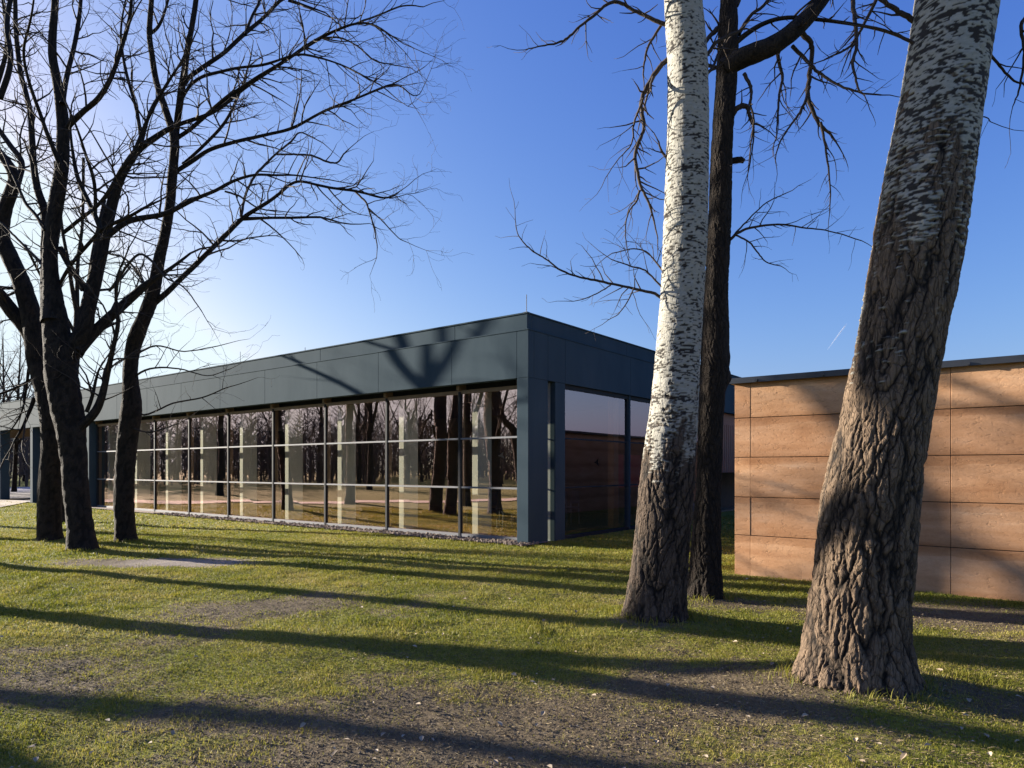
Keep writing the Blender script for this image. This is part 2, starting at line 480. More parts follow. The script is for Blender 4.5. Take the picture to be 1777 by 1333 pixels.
def trunk_tube(name, limbs, parent, mat_=None, na=30, seed=0, ground=True):
    """trunk and main limbs of a multi-stemmed tree: swept tubes with furrowed, lumpy bark"""
    Vs, Qs, cav, o = [], [], [], 0
    for li, (pts, rad) in enumerate(limbs):
        p = np.array(pts); r = np.array(rad)
        s = np.concatenate([[0], np.cumsum(np.linalg.norm(np.diff(p, axis=0), axis=1))])
        n = max(4, int(s[-1]/.045)); ss = np.linspace(0, s[-1], n)
        pp = np.stack([np.interp(ss, s, p[:, k]) for k in range(3)], 1)
        r2 = np.interp(ss, s, r)
        k = min(9, n//3*2-1)
        if k >= 3:
            def sm(a):
                h = k//2; ap = np.concatenate([2*a[0]-a[1:h+1][::-1], a, 2*a[-1]-a[-h-1:-1][::-1]])
                return np.convolve(ap, np.ones(k)/k, 'valid')
            pp = np.stack([sm(pp[:, q]) for q in range(3)], 1)
        v, q = tubes([(pp, r2)], na)
        v = v.reshape(n, na, 3)
        c = pp[:, None, :]; dv = v-c
        th = np.arange(na)*2*pi/na
        X = np.cos(th)[None]*r2[:, None]; Y_ = np.sin(th)[None]*r2[:, None]; Z = np.repeat(ss[:, None], na, 1)
        n1 = sstep(.02, .3, np.abs(perlin(X*22+seed, Y_*22+li, Z*4.0)))
        lump = perlin(X*3+li*5.1, Y_*3+seed, Z*1.7)
        am = np.clip(r2/.2, .15, 1)[:, None]
        k_ = .86+.05*lump-.055*(1-n1)*am
        if ground and li == 0:
            k_ = k_*(1+.16*np.exp(-np.maximum(v[..., 2], 0)/.12))
        v = c+dv*k_[..., None]
        Vs.append(v.reshape(-1, 3)); Qs.append(q+o); cav.append(n1.ravel()); o += n*na
    V = np.concatenate(Vs)
    return link_mesh(name, V, [np.concatenate(Qs)], mat_ or M_bark_dark, parent, smooth=True,
                     attrs=dict(cavity=np.concatenate(cav), white=np.zeros(len(V)), spot=np.zeros(len(V))))

def crown_mesh(name, out, parent, mat_=None, extra=None):
    g = [(out[2], 5), (out[1], 4), (out[0], 3)]
    if extra: g.append((extra, 7))
    V, Q = multi_tubes(g)
    return link_mesh(name, V, Q, mat_ or M_twig, parent, smooth=True)

# ------------------------------------------------------------------ ground
TB = []   # (x, y, radius, height) mounds round the trunks
def mound(x, y, r, h): TB.append((x, y, r, h))
mound(2.45, 5.0, .75, .10); mound(1.52, 7.2, .6, .09); mound(2.35, 8.35, .5, .05)
mound(-8.3, 13.25, .6, .06); mound(-10.1, 15.1, .6, .06); mound(-8.3, 14.8, .5, .05)
BO = (.34, 14.2); UX, UY = -.792, .6105; WX, WY = .6105, .792     # building corner, its two façade directions
BROT = math.atan2(WY, WX)
def ground_z(x, y):
    x = np.asarray(x, float); y = np.asarray(y, float)
    b = (x-BO[0])*WX+(y-BO[1])*WY
    flat = sstep(-.9, -3.0, b)
    z = flat*(.045*perlin(x*.35, y*.35, .5)+.018*perlin(x*1.3, y*1.3, 3.5)+.008*perlin(x*4.3, y*4.3, 5.5))
    z = z*(1-.0*x)
    for (tx, ty, r, h) in TB:
        z = z+h*np.exp(-((x-tx)**2+(y-ty)**2)/r**2)
    far = sstep(60, 30, np.hypot(x, y-10))
    return z*far
def turf(x, y):
    x = np.asarray(x, float); y = np.asarray(y, float)
    n = fbm(x*.55+3, y*.55, 1.5, 4)*.55+.25*perlin(x*2.6, y*2.6, 2.2)+.18*perlin(x*7, y*7, 4.4)
    t = .80+n*.80+.25*sstep(6.5, 10, y)-.13*sstep(6.2, 4.0, y)
    for (px, py, rx, ry, s) in ((-.9,4.6,1.9,.9,.55),(-2.9,8.0,1.2,.75,.5),(-3.5,4.9,1.2,.5,.3),(-5.6,11.7,1.3,.75,1.1),(-7.2,11.6,1.1,.6,.7),
                                (-5.0,10.0,1.1,.5,.5),(2.0,4.9,.85,.5,.45),(1.4,7.0,.75,.5,.6),(2.5,8.1,1.0,.5,.6),(4.6,7.4,1.3,.7,.8),(3.4,4.5,.8,.5,.4),(-.6,3.7,1.6,.5,.4),
                                (-8.3,13.2,.8,.5,.5),(-10.1,15.1,.8,.5,.5),(5.4,6.1,1.3,.4,.35),(1.2,4.0,1.4,.5,.25)):
        t = t-s*np.exp(-((x-px)/rx)**2-((y-py)/ry)**2)
    t = t+.35*np.exp(-((x+2.4)/.9)**2-((y-3.75)/.45)**2)+.2*np.exp(-((x-.9)/1.5)**2-((y-6.9)/.9)**2)
    return np.clip(t, 0, 1)

def axis(lo, hi, step, far_lo, far_hi, g=1.16):
    a = list(np.arange(lo, hi, step)); s = step; x = a[-1]
    while x < far_hi: s *= g; x += s; a.append(x)
    s = step; x = a[0]; pre = []
    while x > far_lo: s *= g; x -= s; pre.append(x)
    return np.array(pre[::-1]+a)
gx = axis(-11, 9, .065, -700, 700); gy = axis(2.6, 17, .065, -300, 900)
GX, GY = np.meshgrid(gx, gy)
GZ = ground_z(GX, GY)
TF = turf(GX, GY)
TF = np.where(np.hypot(GX, GY-10) > 30, .9, TF)
nx, ny = len(gx), len(gy)
i = (np.arange(ny-1)[:, None]*nx+np.arange(nx-1)[None]).ravel()
GQ = np.stack([i, i+1, i+nx+1, i+nx], 1)
sand = np.exp(-((GX+5.5)/1.15)**6-((GY-11.75)/.50)**4)*1.0
def mk_ground():
    m, t, b = mat("lawn_soil", (.14,.11,.08), .95, 0, .15); N = NT(t)
    tf, sd = N.attr("turf"), N.attr("sand")
    v = N.coord()
    a = N.noise(v, 3.2, 8, .7); f = N.noise(v, 55, 6, .75); g = N.noise(v, 14, 6, .7)
    soil = N.ramp(f, [(.28, (.050,.037,.024)), (.5, (.120,.088,.056)), (.72, (.195,.148,.095))])
    soil = N.mix(.5, soil, N.ramp(a, [(.35, (.085,.066,.040)), (.65, (.20,.160,.095))]))
    sandc = N.ramp(f, [(.3, (.20,.165,.13)), (.7, (.36,.31,.26))])
    grass = N.ramp(g, [(.28, (.080,.084,.016)), (.5, (.17,.175,.026)), (.72, (.25,.23,.055))])
    soil = N.mix(sd, soil, sandc)
    tt = N.math('ADD', tf, N.math('MULTIPLY', N.math('SUBTRACT', g, .5), 1.1))
    mk = N.ramp(tt, [(.38, (0,0,0)), (.62, (1,1,1))])
    N.l(N.mix(mk, soil, grass), b.inputs["Base Color"])
    h = N.math('ADD', N.math('MULTIPLY', f, .55), N.math('MULTIPLY', g, .9))
    N.bump(h, .8, .035, b)
    return m
M_ground = mk_ground()
tag(link_mesh("ground", np.stack([GX, GY, GZ], -1).reshape(-1, 3), [GQ], M_ground, smooth=True,
              attrs=dict(turf=TF.ravel(), sand=sand.ravel())), kind="structure")

def sheet(name, poly, z, m, kind="structure"):
    return tag(link_mesh(name, [(x, y, z) for x, y in poly], [np.arange(len(poly))[None]], m), kind=kind)
def bl(t, w_):   # building local -> world
    return (BO[0]+UX*t+WX*w_, BO[1]+UY*t+WY*w_)
M_gravel = noisy("pink_gravel", (.15,.115,.090), (.26,.205,.16), 30, .95, bump=.02)
M_path = noisy("pale_gravel_path", (.46,.37,.28), (.56,.46,.36), 6, .95, bump=.01, bsc=60)
M_pave = noisy("paving", (.33,.29,.28), (.42,.37,.36), 1.2, .9)
sheet("paving", [bl(22.3, .1), bl(60, .1), bl(60, 26), bl(22.3, 26)], .030, M_pave)
pc = catmull([(-26,36),(-23,30),(-20.5,24),(-18.5,18),(-17.5,12),(-18.5,5),(-21,-3),(-25,-14),(-30,-30)], 6)
pd = np.gradient(pc, axis=0); pn = np.stack([-pd[:, 1], pd[:, 0]], 1)/np.linalg.norm(pd, axis=1)[:, None]
L_, R_ = pc+pn*1.1, pc-pn*1.1
pv = np.concatenate([L_, R_]); n_ = len(pc); ii = np.arange(n_-1)
pz = ground_z(pv[:, 0], pv[:, 1])+.03
tag(link_mesh("path", np.column_stack([pv, pz]), [np.stack([ii, ii+1, ii+n_+1, ii+n_], 1)], M_path), kind="structure")

# gravel margin of loose stones along the glass
rs = np.random.RandomState(3)
sheet("gravel_strip", [bl(-.12, -.24), bl(26, -.24), bl(26, .62), bl(-.12, .62)], .034, M_gravel)
def pebbles(n, name, f, m, smin, smax):
    V, Q = [], []
    cube = np.array([(-1,-1,-1),(1,-1,-1),(1,1,-1),(-1,1,-1),(-1,-1,1),(1,-1,1),(1,1,1),(-1,1,1)], float)
    cube[4:, :2] *= .7; cube[:4, :2] *= .85
    fq = np.array([(0,3,2,1),(4,5,6,7),(0,1,5,4),(1,2,6,5),(2,3,7,6),(3,0,4,7)])
    for k in range(n):
        x, y, z = f(); s = rs.uniform(smin, smax); a = rs.uniform(0, pi)
        c = cube*rs.uniform(.6, 1.2, 3)*s; c = c+rs.normal(size=c.shape)*s*.15
        rot = np.array([[cos(a), -sin(a), 0], [sin(a), cos(a), 0], [0, 0, 1]])
        V.append(c@rot.T+(x, y, z+s*.3)); Q.append(fq+8*k)
    return tag(link_mesh(name, np.concatenate(V), [np.concatenate(Q)], m), kind="stuff")
def _gp():
    t, w_ = rs.uniform(0, 1)**1.5*16-.1, rs.uniform(-.34, .24); x, y = bl(t, w_); return x, y, .034
pebbles(1200, "gravel", _gp, M_gravel, .012, .030)

# grass: separate short blades, thinning out over the bare soil
def grass_blades(n, y0, y1, h0, h1, wd, seed):
    r = np.random.RandomState(seed)
    y = np.sqrt(r.uniform(y0*y0, y1*y1, n)); x = r.uniform(-.80, .80, n)*y
    tf = turf(x, y)
    b = (x-BO[0])*WX+(y-BO[1])*WY; tloc = (x-BO[0])*UX+(y-BO[1])*UY
    wq = (x-3.37)*WX+(y-10.33)*WY; wt = (x-3.37)*UX+(y-10.33)*UY
    ok = (r.uniform(size=n) < sstep(.05, .80, tf+.16*r.normal(size=n)))
    ok &= ~((tloc > -.05) & (b > -.22)) & ~((wt < .1) & (wq > -.03))
    x, y, tf = x[ok], y[ok], tf[ok]; n = len(x)
    z = ground_z(x, y)
    a = r.uniform(0, 2*pi, n); h = r.uniform(h0, h1, n)*(.55+.6*tf)*(.72+.5*sstep(-.1, .6, perlin(x*3.1, y*3.1, 6.6))); ln = r.uniform(.25, 1.1, n)*h; la = a+r.normal(0, .8, n)
    wv = np.stack([np.cos(a), np.sin(a), np.zeros(n)], 1)*(wd*r.uniform(.6, 1.3, n))[:, None]
    base = np.stack([x, y, z-.004], 1); ld = np.stack([-np.sin(la), np.cos(la), np.zeros(n)], 1)
    mid = base+ld*(ln*.35)[:, None]+np.array((0,0,1.))*(h*.62)[:, None]
    tip = base+ld*ln[:, None]+np.array((0,0,1.))*(h*rs.uniform(.75, 1.0))[:, None]
    V = np.stack([base-wv, base+wv, mid+wv*.75, mid-wv*.75, tip], 1).reshape(-1, 3)
    k = np.arange(n)*5
    q = np.stack([k, k+1, k+2, k+3], 1); t = np.stack([k+3, k+2, k+4], 1)
    dry = np.clip(.42+.45*fbm(x*.8+9, y*.8, 7.7, 3)+r.normal(0, .22, n)+.12*(tf < .55), 0, 1)
    return V, q, t, np.repeat(dry, 5)
GV, Gq, Gt, Gd, off = [], [], [], [], 0
for a in ((150000, 3.3, 6.5, .018, .045, .0022, 1), (190000, 6.5, 11, .02, .05, .0034, 2), (150000, 11, 17.5, .022, .05, .006, 3), (90000, 17.5, 33, .03, .06, .012, 4)):
    v, q, t, d = grass_blades(*a)
    GV.append(v); Gq.append(q+off); Gt.append(t+off); Gd.append(d); off += len(v)
# taller, unmown grass round the feet of the trunks
r = np.random.RandomState(55)
for (tx, ty, tr, nn) in ((2.5, 5.0, .44, 420), (1.53, 7.2, .34, 500), (2.37, 8.4, .27, 380), (-8.3, 13.25, .30, 420), (-10.1, 15.0, .30, 380), (-8.36, 14.8, .26, 380)):
    a = r.uniform(0, 2*pi, nn); d = tr+r.exponential(.07, nn); ok = perlin(np.cos(a)*2+tx, np.sin(a)*2+ty, 1.5) > -.25; a, d = a[ok], d[ok]; n = len(a)
    x, y = tx+np.cos(a)*d, ty+np.sin(a)*d; z = ground_z(x, y); h = r.uniform(.03, .10, n); b = r.uniform(0, 2*pi, n); wd = .0028 if ty < 6 else .0045
    wv = np.stack([np.cos(b), np.sin(b), np.zeros(n)], 1)*wd; base = np.stack([x, y, z-.005], 1); ld = np.stack([-np.sin(b), np.cos(b), np.zeros(n)], 1)*(h*r.uniform(.2, .9, n))[:, None]; up = np.array((0,0,1.))*h[:, None]
    k = np.arange(n)*5+off
    GV.append(np.stack([base-wv, base+wv, base+ld*.35+up*.6+wv*.7, base+ld*.35+up*.6-wv*.7, base+ld+up*.95], 1).reshape(-1, 3))
    Gq.append(np.stack([k, k+1, k+2, k+3], 1)); Gt.append(np.stack([k+3, k+2, k+4], 1)); Gd.append(np.repeat(np.clip(r.normal(.5, .25, n), 0, 1), 5)); off += n*5
m = bpy.data.materials.new("grass_blade"); m.use_nodes = True
t_ = m.node_tree; N = NT(t_); b_ = t_.nodes["Principled BSDF"]
gc = N.ramp(N.attr("dry"), [(.0, (.092,.117,.013)), (.32, (.198,.202,.021)), (.65, (.275,.242,.042)), (1., (.36,.285,.115))])
N.l(gc, b_.inputs["Base Color"]); b_.inputs["Roughness"].default_value = .6; b_.inputs["Specular IOR Level"].default_value = .25
tl = N.n("BsdfTranslucent"); N.l(gc, tl.inputs["Color"])
mx = N.n("MixShader"); mx.inputs[0].default_value = .4
N.l(b_.outputs[0], mx.inputs[1]); N.l(tl.outputs[0], mx.inputs[2]); N.l(mx.outputs[0], t_.nodes["Material Output"].inputs["Surface"])
tag(link_mesh("grass", np.concatenate(GV), [np.concatenate(Gq), np.concatenate(Gt)], m, attrs=dict(dry=np.concatenate(Gd))), kind="stuff")

# dead stalks lying on the bare soil
def thatch(n, y0, y1, wd, seed):
    r = np.random.RandomState(seed)
    y = np.sqrt(r.uniform(y0*y0, y1*y1, n)); x = r.uniform(-.80, .80, n)*y
    wq = (x-3.37)*WX+(y-10.33)*WY; ok = (wq < -.1) & (r.uniform(size=n) < 1.05-.5*turf(x, y)); x, y = x[ok], y[ok]; n = len(x)
    z = ground_z(x, y)+r.uniform(.001, .010, n); a = r.uniform(0, 2*pi, n); l = r.uniform(.012, .045, n)
    d = np.stack([np.cos(a), np.sin(a), r.normal(.10, .22, n)], 1)*l[:, None]; wv = np.stack([-np.sin(a), np.cos(a), r.normal(0, .3, n)], 1)*(wd*r.uniform(.5, 1.4, n))[:, None]
    o = np.stack([x, y, z], 1)
    V = np.stack([o-wv, o+wv, o+d*.6+wv*.8+(0,0,.003), o+d], 1).reshape(-1, 3); k = np.arange(n)*4
    return V, np.stack([k, k+1, k+2, k+3], 1), np.repeat(np.clip(r.normal(.5, .25, n), 0, 1), 4)
TV, TQ, TD, off = [], [], [], 0
for a in ((60000, 3.3, 6.5, .0016, 5), (50000, 6.5, 11, .0026, 6)):
    v, q, d = thatch(*a); TV.append(v); TQ.append(q+off); TD.append(d); off += len(v)
m, t_, b_ = mat("dead_stalk", (.2,.16,.1), .9, 0, .15); N = NT(t_)
N.l(N.ramp(N.attr("dry"), [(.0, (.055,.040,.026)), (.45, (.14,.105,.064)), (.8, (.23,.18,.10)), (1., (.34,.27,.16))]), b_.inputs["Base Color"])
tag(link_mesh("dead_grass", np.concatenate(TV), [np.concatenate(TQ)], m, attrs=dict(dry=np.concatenate(TD))), kind="stuff")

# fallen leaves and soil crumbs
def leaf_litter():
    r = np.random.RandomState(11); n = 620
    y = 3.4+12*r.uniform(size=n)**1.8; x = r.uniform(-.78, .78, n)*y
    keep = (r.uniform(size=n) < .35+.5*(x > -1)); x, y = x[keep], y[keep]; n = len(x)
    b = (x-BO[0])*WX+(y-BO[1])*WY; wq = (x-3.37)*WX+(y-10.33)*WY
    keep = (b < -.5) & (wq < -.2); x, y = x[keep], y[keep]; n = len(x)
    z = ground_z(x, y)+r.uniform(.012, .035, n)
    a = r.uniform(0, 2*pi, n); s = r.uniform(.010, .026, n)
    c = np.stack([np.cos(a), np.sin(a), r.normal(0, .25, n)], 1)*s[:, None]; d = np.stack([-np.sin(a), np.cos(a), r.normal(0, .25, n)], 1)*(s*.65)[:, None]
    o = np.stack([x, y, z], 1); up = np.array((0,0,1.))*(s*.35)[:, None]
    V = np.stack([o-c, o-d*.9-c*.2+up, o+d*.1-c*.1, o+d*.9-c*.1+up, o+c*1.1, o-d*.8+c*.5+up*.8, o+d*.8+c*.5+up*.8], 1).reshape(-1, 3)
    k = np.arange(n)*7
    T = np.concatenate([np.stack([k, k+1, k+2], 1), np.stack([k, k+2, k+3], 1), np.stack([k+2, k+1, k+5], 1), np.stack([k+2, k+5, k+4], 1), np.stack([k+2, k+4, k+6], 1), np.stack([k+2, k+6, k+3], 1)])
    mm = noisy("dry_leaf", (.20,.14,.08), (.40,.33,.24), 2.5, .8)
    return tag(link_mesh("fallen_leaves", V, [T], mm), kind="stuff")
leaf_litter()
M_crumb = noisy("soil_crumb", (.10,.078,.058), (.19,.152,.115), 8, 1)
def _cr():
    while True:
        y = 3.4+8*rs.uniform()**1.7; x = rs.uniform(-.78, .78)*y
        if turf(x, y) < rs.uniform(.15, .8): return x, y, float(ground_z(x, y))
pebbles(2600, "soil", _cr, M_crumb, .003, .008)

# ------------------------------------------------------------------ the glass pavilion
hall = empty("glass_pavilion", (BO[0], BO[1], 0), BROT)     # local x = into the building, y = along the long glass front
tag(hall, "long low pavilion with slate blue fascia and tall bronze glass front", "building")
ZF, ZL, ZT = 3.50, 4.49, 4.86
TEND, WEND = 46.0, 20.0
def fascia(along_y):
    m = MB(); a0 = .0; edges = [0, .30] + [2.16+2.48*k for k in range(0, 18)] if along_y else [0, .72] + [1.40+3.1*k for k in range(0, 7)]
    edges = [e for e in edges if e < (TEND if along_y else WEND)]+[TEND if along_y else WEND]
    for k, (e0, e1) in enumerate(zip(edges[:-1], edges[1:])):
        g0 = 0 if k == 0 else .004
        if along_y: m.box(0, .20, e0+g0*.6, e1-.0025, ZF, ZL)
        else: m.box((e0+g0 if k else .203), e1-.004, 0, .20, ZF, ZL)
    if along_y: m.box(.02, .18, 0.02, TEND, ZF+.01, ZL-.01)
    else: m.box(.203, WEND, .02, .18, ZF+.01, ZL-.01)
    return m
fascia(True).build("front_fascia", M_panel, hall, .006)
fascia(False).build("side_fascia", M_panel, hall, .006)
m = MB()
e = [.11]+[2.16+4.96*k for k in range(0, 9)]+[TEND]
for k, (e0, e1) in enumerate(zip(e[:-1], e[1:])): m.box(.11, .27, e0+(0 if k == 0 else .004), e1-.004, ZL+.022, ZT)
e = [.273]+[4.5+6.2*k for k in range(0, 3)]+[WEND]
for k, (e0, e1) in enumerate(zip(e[:-1], e[1:])): m.box(e0+(0 if k == 0 else .004), e1-.004, .11, .27, ZL+.022, ZT)
m.build("parapet", M_panel, hall, .006)
m = MB(); m.box(-.012, .30, -.012, TEND, ZL+.002, ZL+.020); m.box(.302, WEND, -.012, .30, ZL+.002, ZL+.020)
m.build("ledge_trim", M_panel, hall)
m = MB(); m.box(.09, .30, .09, TEND, ZT+.002, ZT+.03); m.box(.302, WEND, .09, .30, ZT+.002, ZT+.03)
m.build("roof_capping", M_panel, hall)
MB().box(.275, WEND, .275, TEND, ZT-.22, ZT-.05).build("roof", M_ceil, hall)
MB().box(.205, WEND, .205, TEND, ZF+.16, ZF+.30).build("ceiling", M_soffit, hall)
# corner pier and end piers
def pier(t0, t1, w1):
    MB().box(.003, w1, t0, t1, 0.0, ZF-.003).build("pier", M_panel, hall, .006)
pier(.003, .30, .72); pier(28.4, 28.7, .62); pier(32.9, 33.2, .42); pier(40, 40.3, .42)
pier(22.1, 22.35, 9.5)
GW = .30                        # glass line, set back from the fascia
bays = [.305]+[2.16+2.48*k for k in range(0, 9)]
ZB, ZH = .075, 3.31
TR = (1.166, 2.28)
def bird(mb_y, z, w_, s, flip):
    out = [(-1.0,.15),(-.55,.35),(-.2,.30),(.1,.75),(.55,.95),(.35,.45),(.45,.15),(.95,-.1),(.55,-.15),(.75,-.55),(.35,-.25),(-.05,-.05),(-.55,.05)]
    V = [(w_, mb_y+flip*a*s, z+b*s) for a, b in out]+[(w_-.002, mb_y+flip*a*s, z+b*s) for a, b in out]
    n = len(out)
    return V, [np.array([list(range(n)), list(range(2*n-1, n-1, -1))]), np.array([(i_, (i_+1) % n, n+(i_+1) % n, n+i_) for i_ in range(n)])]
for k, (b0, b1) in enumerate(zip(bays[:-1], bays[1:])):
    hd = MB().box(GW-.02, GW+.10, b0, b1, ZH, ZH+.085)
    win = hd.build("window", [M_fin], hall)
    zb = [ZB, TR[0], TR[1], ZH]; pv_, pf_ = [], []
    for q in range(3):      # each sheet sits a hair out of true
        jt = rs.uniform(-.0035, .0035, 4); n0 = len(pv_)
        pv_ += [(GW+jt[0], b0+.03, zb[q]), (GW+jt[1], b0+.03, zb[q+1]), (GW+jt[2], b1-.03, zb[q+1]), (GW+jt[3], b1-.03, zb[q])]; pf_.append((n0, n0+1, n0+2, n0+3))
    link_mesh("pane", pv_, [np.array(pf_)], M_glass, win)
    MB().box(GW-.035, GW+.10, b0, b1, .0, ZB+.03).build("sill", M_alu, win)
    for z in TR:
        tr = MB().box(GW-.035, GW-.005, b0+.03, b1-.03, z-.020, z+.020); tr.box(GW+.005, GW+.13, b0+.03, b1-.03, z-.018, z+.018)
        tr.build("transom", M_alu, win)
    mu = MB(); mu.box(GW-.045, GW+.02, b1-.03, b1+.03, .0, ZH+.05, 0); mu.box(GW-.043, GW+.02, b1+.030, b1+.034, .0, ZH+.05, 1)  # pale sliver on the left side: its sunlit edge put into the colour
    mu.box(GW+.022, GW+.13, b1-.028, b1+.028, .0, ZH+.05, 2)
    mu.build("mullion", [M_dark, M_alu, M_wood], win)
    if k == 0:
        V_, F_ = bird(.95, 1.86, GW-.006, .11, -1); link_mesh("bird_decal", V_, F_, M_black, win)
# soffit fins
MB().box(GW+.16, GW+.20, .72, 22.09, ZH+.02, ZF+.155).build("soffit_back", M_dark, hall)
for k in range(1, 17):
    t = bays[1]+2.48*(k-1)
    MB().box(.203, GW+.155 if t < 22 else 3, t-.04, t+.04, ZH+.088, ZF+.158).build("soffit_fin", M_fin, hall)
# columns behind the mullions
for k in range(9):
    t = 2.12+2.48*k
    MB().box(.64, 1.14, t-.20, t-.02, .062, ZF+.158).build("column", M_col, hall, .008)
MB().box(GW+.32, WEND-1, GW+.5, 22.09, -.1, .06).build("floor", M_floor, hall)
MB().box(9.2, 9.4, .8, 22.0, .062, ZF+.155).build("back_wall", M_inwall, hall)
# side elevation: glazed corner slot, blue reveal, three tall panes, then the slatted entrance
m = MB(); m.box(1.01, 1.40, .003, .14, 0, ZF-.003); m.build("side_panel", M_panel, hall, .006)
m = MB(); m.box(1.012, 1.06, .142, .52, .0, ZF-.003); m.box(.885, .925, .30, .36, 0, ZF-.003)
m.box(.725, 1.01, .31, .345, 1.15, 1.18); m.box(.725, 1.01, .31, .345, 2.265, 2.295)
m.build("corner_slot_frame", M_trim, hall)
link_mesh("corner_slot_glass", [(.73, .29, .05), (1.005, .29, .05), (1.005, .29, 3.49), (.73, .29, 3.49)], [np.array([(0, 1, 2, 3)])], M_glass_b, hall)
sb = [1.40, 4.55, 7.65, 10.75]
for k, (b0, b1) in enumerate(zip(sb[:-1], sb[1:])):
    win = MB().box(b0, b1, .06, .17, ZF-.10, ZF-.003).build("window", [M_dark], hall)
    MB().box(b0, b1, .05, .17, -.02, .075).build("sill", M_dark, win)
    link_mesh("pane", [(b0, .10, .075), (b1-.06, .10, .075), (b1-.06, .10, ZF-.10), (b0, .10, ZF-.10)], [np.array([(0, 1, 2, 3)])], M_glass_b, win)
    for z in TR: MB().box(b0, b1-.06, .085, .16, z-.018, z+.018).build("transom", M_dark, win)
    MB().box(b1-.06, b1, .03, .20, .0, ZF-.003).build("mullion", M_panel, win)
    if k == 0:
        V_, F_ = bird(0, 0, 0, .13, 1)
        V_ = [(2.95+y, .094+x*.5, 1.72+z) for x, y, z in V_]; link_mesh("bird_decal", V_, F_, M_black, win)
MB().box(4.15, 4.40, .30, .48, .062, ZF+.155).build("wooden_column", M_wood, hall, .006)
m = MB()
for k in range(46): m.box(10.80+.18*k, 10.93+.18*k, .10, .16, 1.46, ZF-.40)
m.box(10.76, 19.2, .17, .22, 1.46, ZF-.003); m.build("slatted_screen", M_slat, hall)
MB().box(10.76, 19.2, 1.4, 1.5, 0, ZF+.155).build("entrance_back_wall", M_soffit, hall)
MB().box(11.0, 16.0, -1.1, -.6, 0, .36).build("low_plinth", M_concrete, hall, .01)
# lightning rods and a roof vent
for t, x, h in ((.18, .18, .42), (12.6, 1.0, .62), (8.0, .25, .16)):
    m = MB().bar((x, t, ZT+.02), (x, t, ZT+h), .008); m.box(x-.05, x+.05, t-.05, t+.05, ZT-.06, ZT+.05); m.build("lightning_rod", M_alu, hall)

# furniture seen dimly through the glass
def chair(wx, ty, rot, label, proto=[None]):
    if proto[0] is None:
        r_ = empty("chair", (0, 0, 0))
        MB().box(-.22, .22, -.22, .22, .43, .47).build("seat", M_chair, r_, .012)
        MB().box(-.21, .21, .19, .225, .58, .92).build("backrest", M_chair, r_, .012)
        for sx in (-1, 1):
            for sy in (-1, 1):
                MB().bar((sx*.21, sy*.21, 0), (sx*.19, sy*.19, .43 if sy < 0 else .90), .013).build("leg", M_alu, r_)
        proto[0] = r_; c = r_
    else: c = copy_tree(proto[0])
    x, y = bl(ty, wx); c.location = (x, y, .062); c.rotation_euler = (0, 0, BROT+rot)
    tag(c, label, "chair", "chairs inside the pavilion"); return c
for k in range(5): chair(2.0+.62*k, 1.9, pi, "dark chair in the row just behind the side window of the pavilion")
for k in range(5): chair(2.1+.62*k, 2.9, pi, "dark chair in the second row behind the side window of the pavilion")
chair(2.1, 3.3, .6, "dark metal legged chair behind the second glass bay from the corner pier")
m = MB(); m.box(6.0, 7.4, 1.2, 1.3, 1.05, 2.0); bdp = m.build("display_board", M_red, None)
bdp.location = (BO[0], BO[1], 0); bdp.rotation_euler = (0, 0, BROT); bdp.data.materials.append(M_alu)
tag(bdp, "red display board standing inside behind the side glass", "board")
bl_ = MB().bar((6.1, 1.25, .062), (6.1, 1.25, 1.06), .02).bar((7.3, 1.25, .062), (7.3, 1.25, 1.06), .02).build("leg", M_alu, bdp)

# ------------------------------------------------------------------ rammed earth block
eb = empty("rammed_earth_block", (3.37, 10.33, 0), BROT)
tag(eb, "low ochre rammed earth building with dark metal coping beside the poplars", "building")
zs = [0, .599, 1.171, 1.766, 2.356, 2.88]
ys = [0, -.234, -2.76, -5.29, -7.82, -10.35, -12.9]
m = MB(); g = .005
for a, b in zip(zs[:-1], zs[1:]):
    for c, d in zip(ys[:-1], ys[1:]):
        jx = rs.uniform(0, .006)
        m.box(jx, .45, d+(.003 if d < -.3 else .001), c-(0 if c == 0 else (.003 if c < -.3 else .001)), a+(g if a else -.1), b-g if b < 2.8 else b)
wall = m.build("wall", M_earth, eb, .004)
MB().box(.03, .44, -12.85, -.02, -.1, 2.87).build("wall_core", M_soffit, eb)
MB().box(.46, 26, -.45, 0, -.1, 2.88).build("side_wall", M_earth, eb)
m = MB(); m.box(-.06, 26.05, -12.95, .06, 2.89, 2.925); m.box(-.075, -.055, -12.95, .075, 2.872, 2.958); m.box(-.054, 26.05, .055, .075, 2.878, 2.955); m.box(-.02, 26, -12.9, .02, 2.926, 2.95)
m.build("coping", M_cope, eb, .004)
for t in (.35, 1.26, 2.95, 4.6, 6.2): MB().bar((-.075, -t, 2.90), (-.105, -t, 2.90), .022).build("coping_clip", M_cope, eb)

